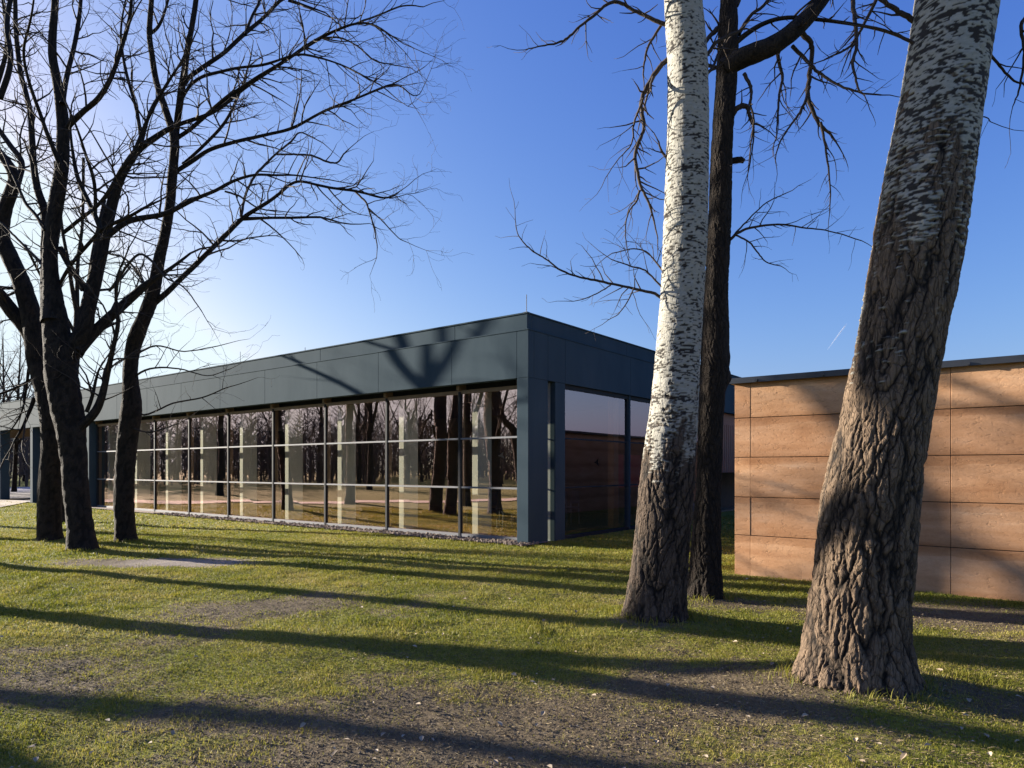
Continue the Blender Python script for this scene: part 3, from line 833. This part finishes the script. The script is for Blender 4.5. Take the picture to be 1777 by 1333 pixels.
# ------------------------------------------------------------------ three big trees on the right
rng = random.Random(5)
TH = dict(OAK); TH['wob'] = [.17,.15,.12]; TH['dens'] = [0,7.0,4.5]; TH['len'] = [.17,.40,.9]; TH['rmin'] = .0016; TH['seg'] = [.05,.08,.12]
pr_t = tag(empty("white_poplar", P3(1480, 1192, 5.0)[:2]+(0,)), "thick leaning poplar, brown furrowed base and white spotted bark above, before the earth wall", "tree")
e_R = [(1230,1372,1586),(1184,1382,1580),(1133,1395,1573),(1080,1404,1570),(1032,1410,1574),(955,1421,1581),(880,1428,1587),(805,1442,1596),(730,1463,1609),(655,1478,1622),(580,1493,1635),(505,1507,1652),(404,1521,1667),(303,1541,1681),(202,1561,1695),(101,1579,1710),(0,1594,1726),(-200,1625,1752),(-500,1672,1792),(-900,1735,1845)]
def hero(o, *a, **k):
    t, c = hero_trunk("trunk", *a, o, **k); t.location = [-v for v in o.location]; return c
hero(pr_t, e_R, 5.0, M_bark_poplar, amp=.038, fr=9.5, white=(2.3, 4.7), seed=1.7, spots=.22, na=340, dz=.008, twist=.12, flare=.16)
pm_t = tag(empty("white_poplar", P3(1140, 1065, 7.2)[:2]+(0,)), "upright poplar with pale white upper bark, left of the darker trunk", "tree")
e_M = [(1085,1078,1194),(1058,1083,1191),(1000,1092,1194),(945,1099,1197),(844,1109,1206),(771,1119,1208),(702,1129,1211),(621,1137,1214),(520,1146,1220),(404,1152,1228),(303,1155,1229),(202,1159,1229),(101,1158,1227),(0,1153,1218),(-200,1150,1208),(-500,1150,1198),(-800,1150,1190)]
hero(pm_t, e_M, 7.2, M_bark_mid, amp=.034, fr=11, white=(1.3, 2.55), spots=.06, seed=4.2, na=260, dz=.010, flare=.14)
pn_t = tag(empty("bare_tree", P3(1225, 1028, 8.4)[:2]+(0,)), "dark brown trunk with burls forking high, right behind the white poplar", "tree")
e_N = [(1045,1192,1256),(1000,1196,1252),(945,1199,1251),(844,1208,1251),(722,1212,1255),(654,1214,1262),(600,1217,1265),(520,1221,1262),(404,1228,1269),(252,1234,1271),(151,1241,1278),(101,1244,1282),(60,1246,1282),(0,1250,1278),(-200,1258,1282),(-500,1262,1280)]
hero(pn_t, e_N, 8.4, M_bark_dark, amp=.024, fr=14, seed=9.1, na=180, dz=.014, flare=.16, burls=((2.72, .15, .07, .10), (2.95, .2, .03, .12), (3.3, .1, .015, .3)))
def offs(o, ob): ob.location = [-v for v in o.location]; return ob

# dark tree's limbs
out = {0: [], 1: [], 2: []}
YN = 8.4
L_main = limb([(1255,120,36),(1284,101,40),(1334,84,38),(1385,48,34),(1425,0,30),(1470,-80,26),(1500,-200,22)], YN, -.15)
L_thin = [limb(p, YN, s) for p, s in (
    ([(1255,95,14),(1290,62,12),(1330,38,10),(1365,30,9),(1435,35,8),(1500,46,7),(1531,52,6),(1585,74,4)], -.12),
    ([(1390,55,12),(1407,75,10),(1409,100,9),(1405,130,9),(1402,167,9),(1412,195,8),(1422,215,7),(1440,232,5),(1450,245,4)], .1),
    ([(1405,150,7),(1398,175,6),(1385,200,5),(1370,220,4),(1352,250,3),(1345,280,2)], .2),
    ([(1424,212,6),(1430,240,5),(1436,280,4),(1441,330,3),(1440,370,2)], .2),
    ([(1345,70,8),(1352,110,7),(1358,135,6),(1352,165,5),(1350,200,4),(1347,240,3)], -.3),
    ([(1291,128,8),(1300,145,7),(1304,160,6),(1302,180,5),(1308,210,4),(1303,250,3),(1298,295,2)], -.3),
    ([(1480,0,9),(1484,40,8),(1486,80,7),(1480,110,6),(1484,130,5),(1490,155,4),(1500,165,3)], -.2),
    ([(1530,-20,8),(1500,40,6),(1475,80,5),(1430,104,3)], .2),
    ([(1375,80,8),(1400,105,7),(1420,125,6),(1450,145,5),(1490,160,4),(1530,165,3)], -.2),
    ([(1267,416,6),(1278,406,6),(1300,396,5),(1350,389,4),(1400,396,3),(1440,401,2.5),(1496,418,2)], -.1),
    ([(1277,408,4),(1300,420,3.5),(1316,440,3),(1330,455,2.5),(1355,462,2)], .2),
    ([(1276,405,4),(1300,380,3),(1330,352,2.5),(1365,335,2)], .2),
    ([(1272,199,11),(1279,188,11),(1289,184,11),(1297,187,9),(1300,200,6),(1306,214,5),(1316,216,4),(1326,222,3)], -.1),
    ([(1300,205,4),(1308,225,3.5),(1306,255,3),(1299,298,2)], .1),
    ([(1258,40,14),(1235,60,9),(1222,75,8)], -.15),
    ([(1245,118,8),(1225,112,7),(1205,96,6)], .3),
    ([(1278,10,10),(1292,-30,9),(1310,-90,8)], .3),
    ([(1282,60,9),(1300,30,7),(1330,5,6),(1345,-20,5)], .4),
)]
stub = limb([(1262,279,14),(1276,279,15),(1285,278,15),(1291,280,10)], YN, -.1)
lm = offs(pn_t, trunk_tube("limb", [L_main, stub]+L_thin[:1], pn_t, M_bark_dark, na=18, ground=False))
for l in L_thin[1:]: dress(rng, l, out, TH, .09, .12, 1, .46)
dress(rng, L_thin[0], out, TH, .25, .2, 1, .5); dress(rng, L_main, out, TH, .25, .3, 1, .6)
offs(pn_t, crown_mesh("crown", out, pn_t, M_twig, extra=L_thin[1:]))
# white poplar (upright): drooping branches on its left
out = {0: [], 1: [], 2: []}
YM = 7.2
Ls = [limb(p, YM, s) for p, s in (
    ([(1160,102,10),(1146,115,10),(1132,136,10),(1118,160,9),(1113,185,8),(1117,222,7),(1108,248,7),(1102,268,7),(1106,300,7),(1112,323,6),(1125,350,5),(1135,384,4)], .12),
    ([(1110,330,5),(1104,350,4),(1090,370,3),(1085,400,2.5),(1088,430,2)], .3),
    ([(1116,170,5),(1100,215,4),(1096,250,3),(1070,280,2),(1050,310,1.6)], .3),
    ([(1158,44,9),(1130,32,8),(1100,18,7),(1075,4,7),(1052,8,6),(1030,28,6),(1006,46,5),(985,66,5),(966,75,4),(940,80,3),(912,86,2)], .1),
    ([(1150,40,6),(1125,80,5),(1118,110,4),(1116,130,3)], .3),
    ([(1152,520,7),(1130,508,6),(1082,497,5),(1040,488,5),(1006,481,4),(975,470,4),(946,449,3),(925,436,3),(908,420,2.5),(897,402,2),(894,378,1.6)], .05),
    ([(1150,500,4),(1120,470,3.5),(1095,462,3),(1060,450,2)], .3), ([(1150,470,4),(1125,440,3),(1100,432,2.5),(1062,440,2)], .4),
    ([(1158,275,6),(1148,262,5),(1142,244,3)], 0), ([(1222,98,9),(1232,90,8),(1245,72,7),(1290,50,5)], .4),
    ([(1222,132,8),(1236,118,6),(1246,95,5)], .2), ([(1060,495,3),(1035,510,2.4),(1010,520,2)], .3), ([(1100,500,3),(1085,530,2.4),(1070,548,2)], .3),
)]
for l in Ls: dress(rng, l, out, TH, .07, .1, 1, .46)
offs(pm_t, crown_mesh("crown", out, pm_t, M_twig, extra=Ls))
# leaning poplar: a few twigs at its crown edge
out = {0: [], 1: [], 2: []}
Ls = [limb(p, 5.0, s) for p, s in (
    ([(1600,45,13),(1580,32,11),(1560,20,10),(1540,8,9),(1515,-15,8),(1480,-60,7)], .1),
    ([(1712,85,6),(1735,115,5),(1760,140,4),(1790,150,3)], .2), ([(1790,20,9),(1772,45,7),(1778,90,6),(1770,150,4),(1757,185,2)], .1),
    ([(1585,75,7),(1560,62,6),(1520,48,5),(1490,45,4)], .3), ([(1693,205,3),(1710,203,2.4),(1720,212,1.8)], .1),
    ([(1735,-250,30),(1800,-350,26),(1880,-480,22),(1960,-700,16)], -.2), ([(1660,-300,28),(1600,-420,24),(1540,-600,18),(1500,-800,12)], .3),
    ([(1705,-420,22),(1760,-600,16),(1790,-850,10)], .8),
)]
for l in Ls: dress(rng, l, out, TH, .11, .12, 1, .42)
offs(pr_t, crown_mesh("crown", out, pr_t, M_twig, extra=Ls))

# ------------------------------------------------------------------ bare trees on the left
LT = []
def left_tree(name, label, base_px, Y, limbs, seed, spacing=.19, blen=1.35, f0=.18, cat="tree", group=None, nlimb=1, pr=OAK, skip=1):
    o = empty(name, P3(base_px, HY+CAMZ*F/Y, Y)[:2]+(0,))
    tag(o, label, cat, group)
    rg = random.Random(seed)
    Lm = [limb(p, Y, s, ys) for p, s, ys in limbs]
    thick = [l for l in Lm if max(l[1]) > .035]; thin = [l for l in Lm if max(l[1]) <= .035]
    offs(o, trunk_tube("trunk", thick, o, seed=seed))
    out = {0: [], 1: [], 2: []}
    for l in Lm[skip:]: dress(rg, l, out, pr, spacing*(1 if max(l[1]) > .033 else 1.25), f0, 2, blen if max(l[1]) > .033 else blen*.62)
    offs(o, crown_mesh("crown", out, o, extra=thin))
    return o
# A: nearest stem, forking at head height
left_tree("bare_tree", "nearest of the dark bare trees left, forking low into upright limbs", 146, 13.25, [
    ([(146,985,66),(144,956,54),(138,900,48),(131,840,47),(127,780,50),(122,740,54),(112,690,60),(106,640,60),(102,600,54),(96,556,46),(88,480,30),(88,417,28),(94,373,28),(105,307,26),(110,241,24),(105,176,22),(97,130,19),(90,88,17),(96,0,15),(100,-120,12),(98,-260,8)], 0, 0),
    ([(112,640,34),(124,610,34),(146,572,32),(152,535,28),(161,500,27),(171,461,26),(180,413,24),(193,360,22),(211,303,19),(240,259,16),(262,245,14),(285,228,12),(320,212,9),(373,193,8),(430,149,7),(483,114,6),(557,66,5.5),(606,44,5),(640,40,4),(672,58,3),(700,76,2)], .10, 0),
    ([(134,610,26),(165,575,22),(202,540,20),(230,515,18),(253,494,16),(290,470,9),(330,440,5)], .25, 0),
    ([(128,752,22),(146,735,20),(169,710,18),(180,675,15),(186,650,13),(195,610,11),(203,575,10),(206,556,9),(201,520,7),(202,480,5),(214,455,4),(224,428,3)], -.1, 0),
    ([(150,715,9),(160,690,8),(167,655,6),(172,640,4)], -.2, 0),
    ([(176,400,12),(165,375,11),(154,351,11),(140,322,10),(132,299,9),(126,262,7),(122,230,5)], .3, 0),
    ([(165,372,9),(166,340,8),(162,307,8),(150,275,7),(143,250,6),(135,226,5),(120,190,4)], -.3, 0),
    ([(110,235,13),(120,215,13),(132,206,13),(150,188,12),(167,176,12),(182,155,11),(193,136,10),(206,98,9),(219,57,9),(226,30,8),(228,0,7),(232,-60,5)], -.2, 0),
    ([(108,180,12),(116,130,11),(127,88,10),(136,40,9),(140,0,8),(146,-80,6)], .3, 0),
    ([(246,250,9),(240,206,8),(230,165,7),(219,127,7),(213,95,6),(209,60,5),(214,20,4),(222,-20,3)], .2, 0),
    ([(244,255,8),(262,190,7),(285,155,6),(300,130,5),(318,100,4),(330,60,3)], .3, 0),
    ([(90,560,40),(85,490,30),(83,440,26),(81,386,20),(73,350,17),(66,334,16),(60,300,15),(57,263,14),(55,230,13),(53,198,12),(45,160,11),(35,123,11),(28,60,10),(26,0,9),(22,-80,7)], .2, 0),
    ([(104,430,14),(120,462,13),(134,480,14),(146,503,16)], .15, 0),
    ([(101,500,8),(115,472,8),(132,448,8),(150,428,8),(171,404,8),(200,386,8),(228,375,7),(250,360,6),(275,350,4)], -.3, 0),
    ([(110,404,9),(140,380,8),(167,360,8),(184,340,8),(198,316,8),(212,292,8),(228,272,8),(248,225,7),(272,176,7),(290,145,6),(307,119,5)], -.2, 0),
    ([(78,400,8),(60,370,8),(45,355,7),(30,320,6),(15,290,5)], .3, 0),
    ([(84,470,7),(40,425,5),(18,402,4),(-5,380,3)], .3, 0),
    ([(185,410,14),(200,400,13),(212,388,13),(235,380,13),(258,377,12),(281,373,12),(303,364,11),(340,344,9),(373,332,8),(390,322,8),(404,314,7),(443,303,6),(480,305,5),(505,303,4),(540,308,3),(571,312,2.5)], .05, 0),
    ([(390,332,4),(415,340,4),(430,350,3.5),(450,362,3),(480,366,2.5)], .2, 0),
    ([(190,505,5),(235,445,5),(262,452,5),(285,480,4),(320,500,3),(350,540,2)], -.2, 0),
    ([(110,300,12),(85,240,10),(70,200,9),(50,140,7),(40,90,6),(52,40,5),(60,-10,4)], -.3, 0),
], 21)
# B: stem just behind, leaning left
left_tree("bare_tree", "left leaning dark bare tree standing just behind the nearest one", 88, 15.0, [
    ([(90,965,60),(88,939,46),(86,900,44),(87,840,42),(91,780,42),(90,720,44),(80,670,44),(66,620,42),(60,575,38),(50,530,36),(38,490,33),(26,465,31),(12,435,30),(2,405,28),(6,375,26),(14,345,25),(24,325,24),(26,305,22),(12,280,20),(-4,262,18),(-20,230,15),(-30,180,12)], -.05, 0),
    ([(62,600,30),(45,570,28),(20,540,27),(-5,505,24),(-40,470,20),(-90,420,16)], -.2, 0),
    ([(28,322,16),(35,300,14),(38,280,13),(20,255,12),(5,235,11),(-12,210,10)], .3, 0),
    ([(34,500,8),(10,500,7),(-12,496,6)], .2, 0), ([(36,502,6),(15,512,5),(-8,520,4)], -.2, 0),
    ([(60,690,10),(40,740,6),(25,765,4)], -.2, 0), ([(62,655,8),(30,672,6),(0,684,5),(-30,690,4)], .3, 0),
    ([(50,640,7),(45,680,5),(36,720,4),(20,745,3)], .2, 0),
    ([(0,170,13),(18,110,12),(12,40,11),(22,-20,9)], .2, -1.5),
    ([(-30,220,12),(0,130,10),(12,80,9),(8,20,8),(0,-40,7)], .1, 0),
], 22)
# C: the single stem on the right of the group
left_tree("bare_tree", "dark bare tree with a bent single stem, rightmost of the left group", 219, 14.8, [(p_, s_, ys_ if k_ == 0 else ys_-.05*(943-p_[0][1])/F*14.8) for k_, (p_, s_, ys_) in enumerate([
    ([(221,968,52),(219,943,42),(216,900,38),(215,837,37),(221,770,38),(226,725,40),(229,700,37),(226,650,29),(229,610,28),(238,580,30),(246,560,27),(259,530,27),(268,500,25),(276,450,23),(283,421,21),(294,364,20),(299,310,20),(303,263,19),(303,237,19),(292,205,16),(280,170,15),(272,145,14),(264,100,13),(259,57,12),(263,0,11),(268,-90,8)], -.05, 0),
    ([(304,245,14),(309,200,15),(316,149,15),(325,90,13),(333,45,12),(340,0,11),(348,-70,9)], -.2, 0),
    ([(268,526,14),(290,508,13),(316,482,12),(338,461,12),(362,437,11),(386,413,11),(404,396,10),(419,380,10),(440,366,9),(465,351,8),(490,332,7),(514,314,6),(555,322,6),(585,328,6),(615,331,6),(650,340,5),(672,345,4),(688,338,3),(694,332,2)], -.05, 0),
    ([(419,380,9),(440,379,8),(470,378,6),(510,378,6),(535,377,5),(555,377,5)], .05, 0),
    ([(418,376,6),(424,345,5),(430,328,5),(440,308,5),(456,290,5),(480,266,4),(505,246,4),(520,230,3),(545,240,2.5)], .2, 0),
    ([(480,268,4),(510,268,4),(540,270,4),(565,280,4),(585,282,3.5),(596,268,3),(606,258,2)], .15, 0),
    ([(615,331,4),(634,350,4),(640,365,3.5),(650,400,3),(655,430,2)], -.2, 0), ([(640,362,3),(665,385,2.5),(690,412,2),(705,420,1.5)], .2, 0),
    ([(303,300,10),(316,290,10),(335,279,10),(355,264,9),(377,255,9),(405,247,8),(439,239,8),(475,231,7),(505,224,7),(535,208,6),(562,193,6),(590,182,6),(614,173,5),(640,162,5),(667,151,5),(689,145,4),(706,158,3),(724,171,2),(735,150,1.5)], .1, 0),
    ([(307,240,10),(320,232,9),(345,212,9),(373,186,9),(400,165,8),(425,148,7),(460,126,7),(490,108,6),(525,84,6),(557,64,6),(585,52,5),(612,42,5),(640,40,4),(665,52,3),(690,78,2)], -.2, 0),
    ([(312,155,11),(323,138,10),(350,118,10),(382,97,9),(405,77,9),(426,57,9),(455,33,8),(487,0,7),(520,-30,6)], .25, 0),
    ([(310,185,7),(329,149,7),(350,133,7),(373,127,7),(410,118,6),(461,112,6),(490,102,5),(518,94,5),(545,98,5),(571,105,4),(600,116,4),(630,132,4),(660,148,3)], -.3, 0),
    ([(317,285,7),(333,272,7),(347,259,7),(368,238,7),(386,219,7),(402,192,6),(413,167,6),(424,140,5),(430,118,4)], .3, 0),
    ([(557,66,4),(590,66,3.5),(620,80,3),(650,105,3),(680,112,2),(712,118,1.5)], .3, 0),
    ([(612,43,4),(660,25,3.5),(700,10,3),(735,12,2)], .2, 0),
    ([(500,0,8),(545,15,4),(565,22,3)], .2, -.4),
    ([(262,530,5),(240,475,5),(215,448,4),(190,440,4)], .3, 0),
    ([(426,60,7),(436,30,6),(450,5,5),(460,-30,4)], .3, 0),
    ([(258,60,8),(270,55,7),(283,30,6),(292,0,5)], .3, 0),
    ([(225,700,5),(250,720,4),(300,700,3.5),(350,690,3),(395,672,2.5)], .2, 0), ([(224,660,5),(260,640,4),(310,640,3),(360,652,2),(400,640,1.6)], -.2, 0),
    ([(228,620,5),(270,600,3.5),(320,610,2.5),(380,600,2)], .3, 0), ([(222,740,4),(260,750,3),(310,735,2)], -.3, 0),
])], 23)
# D: tree behind them whose forked crown throws its shadow on the fascia
Ps = np.array((-2.0, 16.0)); sd = 12.2
fx, fy = Ps[0]+SDX*sd, Ps[1]+SDY*sd
fz = 3.80+sd*tan(R(SUN_EL))
def world_tree(name, label, limbs, seed, group=None, spacing=.45, blen=1.5, dress_from=1, pr=OAK, mat_=None, twig=None, lev=2):
    """limbs given as lists of (x, y, z, radius) in metres"""
    b = limbs[0][0]; o = empty(name, (b[0], b[1], 0)); tag(o, label, "tree", group)
    rg = random.Random(seed); Lm = []
    for l in limbs:
        a = catmull(l, 6); Lm.append(([tuple(q) for q in a[:, :3]], list(a[:, 3])))
    offs(o, trunk_tube("trunk", Lm, o, mat_, na=18, seed=seed))
    out = {0: [], 1: [], 2: []}
    for l in Lm[dress_from:]: dress(rg, l, out, pr, spacing, .25, lev, blen)
    if out[0]: offs(o, crown_mesh("crown", out, o, twig))
    return o
f = lambda dx, dy, dz, r: (fx+dx, fy+dy, fz+dz, r)
world_tree("bare_tree", "dark bare tree mostly hidden behind the low forking one", [
    [(-13.35, 20.3, -.1, .26), (-13.3, 20.35, 1.5, .23), (fx-.12, fy-.1, 3.6, .17), f(0, 0, -1.0, .14), f(0, 0, -.2, .10)],
    [f(0, 0, -.3, .085), f(-.06, -.16, .5, .07), f(-.10, -.26, 1.2, .06), f(-.2, -.40, 2.2, .05), f(-.2, -.7, 4.0, .05)],
    [f(0, 0, -.2, .08), f(0, .0, .6, .065), f(.02, .02, 1.4, .06), f(.1, .1, 2.5, .05), f(.1, .15, 4.5, .05)],
    [f(0, 0, -.4, .10), f(.12, .20, .1, .085), f(.16, .32, .7, .08), f(.25, .42, 1.8, .065), f(.3, .9, 3.5, .06)],
    [f(.14, .36, .45, .06), f(.2, .55, .52, .05), f(.3, .85, .65, .045), f(.4, 1.2, .8, .04), f(.5, 2.0, 1.7, .04)],
    [f(-.02, -.1, -.9, .06), f(-.1, -.4, -.45, .05), f(-.2, -.75, -.1, .045), f(-.2, -1.2, .35, .04), f(-.3, -1.8, 1.2, .04)],
    [f(.02, .1, -1.6, .09), f(.15, .5, -.9, .08), f(.3, 1.0, -.5, .06), f(.4, 1.6, -.2, .04)],
], 31, spacing=.45, blen=1.3, lev=2)

# trees beyond the left edge of the picture: they stand in the glass reflections and their shadows cross the lawn
LB = "bare tree mirrored in the bronze glass, its trunk shadow crossing the lawn"
world_tree("bare_tree", "bare tree out to the left, its long forked shadow across the foreground lawn", [
    [(-10.3, 9.55, -.1, .30), (-10.33, 9.61, 1.15, .25), (-10.0, 9.85, 2.3, .23), (-10.3, 9.68, 3.0, .21), (-10.45, 9.45, 4.0, .20), (-10.30, 9.85, 5.0, .21), (-10.11, 10.26, 5.8, .22), (-10.03, 10.44, 8, .21), (-9.99, 10.54, 10.5, .17), (-10.0, 10.5, 13, .08)],
    [(-10.0, 9.85, 2.1, .20), (-9.85, 10.2, 2.65, .19), (-10.1, 10.6, 3.2, .18), (-10.2, 10.45, 4.0, .17), (-10.3, 10.1, 4.55, .16), (-10.45, 9.6, 4.9, .13), (-10.6, 9.1, 5.6, .09), (-10.6, 8.8, 7.5, .05)],
    [(-10.4, 9.5, 3.9, .13), (-10.0, 9.0, 5.0, .11), (-9.8, 8.6, 6.5, .07)],
], 41, spacing=.6, blen=1.4, lev=2)
world_tree("bare_tree", "bare tree out to the left casting the soft shadow across the lower left lawn", [
    [(-16.8, 9.9, -.1, .30), (-16.75, 10.1, 1.5, .22), (-16.75, 10.36, 3.3, .18), (-16.75, 10.9, 3.95, .15), (-16.6, 11.2, 5.5, .11), (-16.5, 11.3, 8, .08)],
    [(-16.75, 10.2, 2.6, .14), (-17.0, 9.6, 4.0, .12), (-17.0, 9.2, 6.0, .07)],
], 42, spacing=.8, blen=1.4, lev=1)
world_tree("bare_tree", "slender bare tree out to the left shading the base of the upright poplar", [
    [(-13.5, 13.25, -.1, .24), (-13.45, 13.3, 2, .20), (-13.6, 13.2, 4, .19), (-13.6, 13.1, 5.4, .18), (-13.75, 12.7, 6.5, .13), (-13.9, 12.4, 9, .05)],
    [(-13.5, 13.25, 2.8, .12), (-13.2, 12.8, 4.2, .10), (-13.0, 12.4, 6.2, .06)],
], 43, spacing=.7, blen=1.3, lev=1)

def qa(q, z, r, a=22.8): return (a*SDX+q*SDY, a*SDY-q*SDX, z, r)
world_tree("bare_tree", "bare tree out to the left, dappling the earth wall with soft shade", [
    [qa(9.72, -.1, .25), qa(9.72, 2, .20), qa(9.74, 4.4, .17), qa(9.76, 6.0, .13), qa(9.7, 8, .09), qa(9.7, 11, .05)],
    [qa(9.76, 5.2, .09), qa(10.0, 6.1, .08), qa(10.22, 7.0, .07), qa(10.3, 8.8, .05)],
    [qa(9.76, 5.8, .07), qa(9.95, 6.3, .06), qa(10.15, 6.5, .05), qa(10.45, 7.1, .04)],
    [qa(9.74, 4.6, .08), qa(9.4, 5.6, .07), qa(9.2, 7, .05)],
], 44, spacing=.8, blen=1.2, lev=1)

# two kinds of park tree, copied for the trees mirrored in the glass and those far behind the passage
def park_tree(seed, h, r0):
    rg = random.Random(seed); lm = []
    z = h*.28; tx, ty = rg.uniform(-.3, .3), rg.uniform(-.3, .3)
    lm.append([(0, 0, -.1, r0*1.1), (tx*.3, ty*.3, z*.5, r0*.85), (tx*.6, ty*.6, z, r0*.8), (tx, ty, h*.55, r0*.5), (tx*1.6, ty*1.4, h*.8, r0*.28), (tx*1.8, ty*1.8, h, r0*.1)])
    for k in range(6):
        zz = z*(.95+.30*k); a = k*2.4+rg.uniform(-.5, .5); l = (h-zz)*rg.uniform(.55, .75); rr = r0*(.55-.06*k)
        q = zz/h; x0, y0 = tx*q*1.4, ty*q*1.4; s = rg.uniform(.35, .6)
        lm.append([(x0, y0, zz, rr), (x0+cos(a)*l*s*.3, y0+sin(a)*l*s*.3, zz+l*.28, rr*.8), (x0+cos(a)*l*s*.65, y0+sin(a)*l*s*.65, zz+l*.6, rr*.5), (x0+cos(a+.2)*l*s*.9, y0+sin(a+.2)*l*s*.9, zz+l*.95, rr*.2)])
    return lm
FAR = dict(OAK); FAR['rmin'] = .006; FAR['dens'] = [0, 3.4, 2.4]; FAR['seg'] = [.14,.22,.35]; FAR['len'] = [.6,1.2,2.2]
protos = []
for s_, h_, r_ in ((61, 13, .23), (62, 11, .18), (63, 15, .26)):
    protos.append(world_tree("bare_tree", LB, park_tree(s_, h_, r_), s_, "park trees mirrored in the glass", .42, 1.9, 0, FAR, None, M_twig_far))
spots = [(-24,7),(-21,1),(-27,-4),(-33,3),(-35,-8),(-37,16),(-42,-2),(-44,-14),(-49,12),(-53,-9),(-57,24),(-59,16),(-60,-3),(-64,9),(-70,20),(-31,-19),(-70,2),(-75,12),(-29,25),(-46,4),(-55,10),(-39,-12),(-57,-15),(-63,15),(-62,5),(-68,-8)]
used = [False]*3
rg = random.Random(77)
for k, (x, y) in enumerate(spots):
    q = k % 3
    c = protos[q] if not used[q] else copy_tree(protos[q])
    used[q] = True
    c.location = (x, y, 0); c.rotation_euler = (0, 0, rg.uniform(0, 6.28)); s = rg.uniform(.8, 1.2); c.scale = (s, s, s*rg.uniform(.9, 1.1))
    tag(c, "bare park tree mirrored in the long bronze glass front, beyond the left edge", "tree", "park trees mirrored in the glass")
far = [((24-CX)/F*46, 46, 1, "broad bare tree seen through the dark passage at the far left end"), (-47.5, 62, 0, "bare tree rising behind the far left end of the flat roof"), (-52, 70, 2, "tall bare tree far behind the passage at the left edge"),
       (-56, 88, 1, "hazy small bare tree behind the far end of the roof"), (-44, 66, 1, "bare tree just right of the passage behind the roof"), (-60, 84, 0, "hazy bare tree beyond the passage near the left edge")]
for x, y, q, lb in far:
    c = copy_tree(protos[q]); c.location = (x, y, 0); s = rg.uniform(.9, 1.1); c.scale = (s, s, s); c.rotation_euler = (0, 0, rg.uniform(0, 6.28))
    if "group" in c: del c["group"]
    tag(c, lb, "tree", "bare trees far behind the pavilion")

# distant woodland closing the park (one mass)
rw = np.random.RandomState(8); polys = [[], []]
for k in range(1500):
    a = rw.uniform(-1.95, -.55); d = rw.uniform(62, 120)
    if k > 1200: a = rw.uniform(-.72, -.45); d = rw.uniform(120, 170)
    x, y = d*sin(a), d*cos(a)+10; h = rw.uniform(4.5, 10); p = (x, y, -.1); r = rw.uniform(.05, .13)
    polys[0].append(([p, (x+rw.normal(0,.2), y+rw.normal(0,.2), h*.5), (x+rw.normal(0,.4), y+rw.normal(0,.4), h)], [r, r*.7, .02]))
    for j in range(26):
        z = h*rw.uniform(.05, .95); a2 = rw.uniform(0, 6.28); l = rw.uniform(.6, 2.2)
        polys[1].append(([(x, y, z), (x+cos(a2)*l*.5, y+sin(a2)*l*.5, z+l*.4), (x+cos(a2+.3)*l, y+sin(a2+.3)*l, z+l*rw.uniform(.3,1.1))], [.045, .035, .018]))
V, Q = multi_tubes([(polys[0], 5), (polys[1], 3)])
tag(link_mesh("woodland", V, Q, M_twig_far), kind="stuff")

M_vap, t_, b_ = mat("vapour", (.75,.75,.75), 1, 0, 0); N = NT(t_)
tr_ = N.n("BsdfTransparent"); mx = N.n("MixShader")
N.l(N.ramp(N.noise(N.coord(), .09, 3), [(.35, (.12,.12,.12)), (.7, (.5,.5,.5))]), mx.inputs[0])
N.l(tr_.outputs[0], mx.inputs[1]); N.l(b_.outputs[0], mx.inputs[2]); N.l(mx.outputs[0], t_.nodes["Material Output"].inputs["Surface"])
# faint vapour trail high beyond the earth block
a, b = P3(1436, 607, 4000), P3(1470, 561, 4200)
pts = [tuple(np.array(a)+(np.array(b)-np.array(a))*k/8) for k in range(9)]
ct = link_mesh("vapour_trail", *multi_tubes([([(pts, [.2, 1.2, 2.0, 2.6, 3.0, 3.4, 3.6, 3.2, .4])], 8)]), M_vap, smooth=True)
tag(ct, "short thin white vapour trail in the blue sky above the earth wall", "contrail")
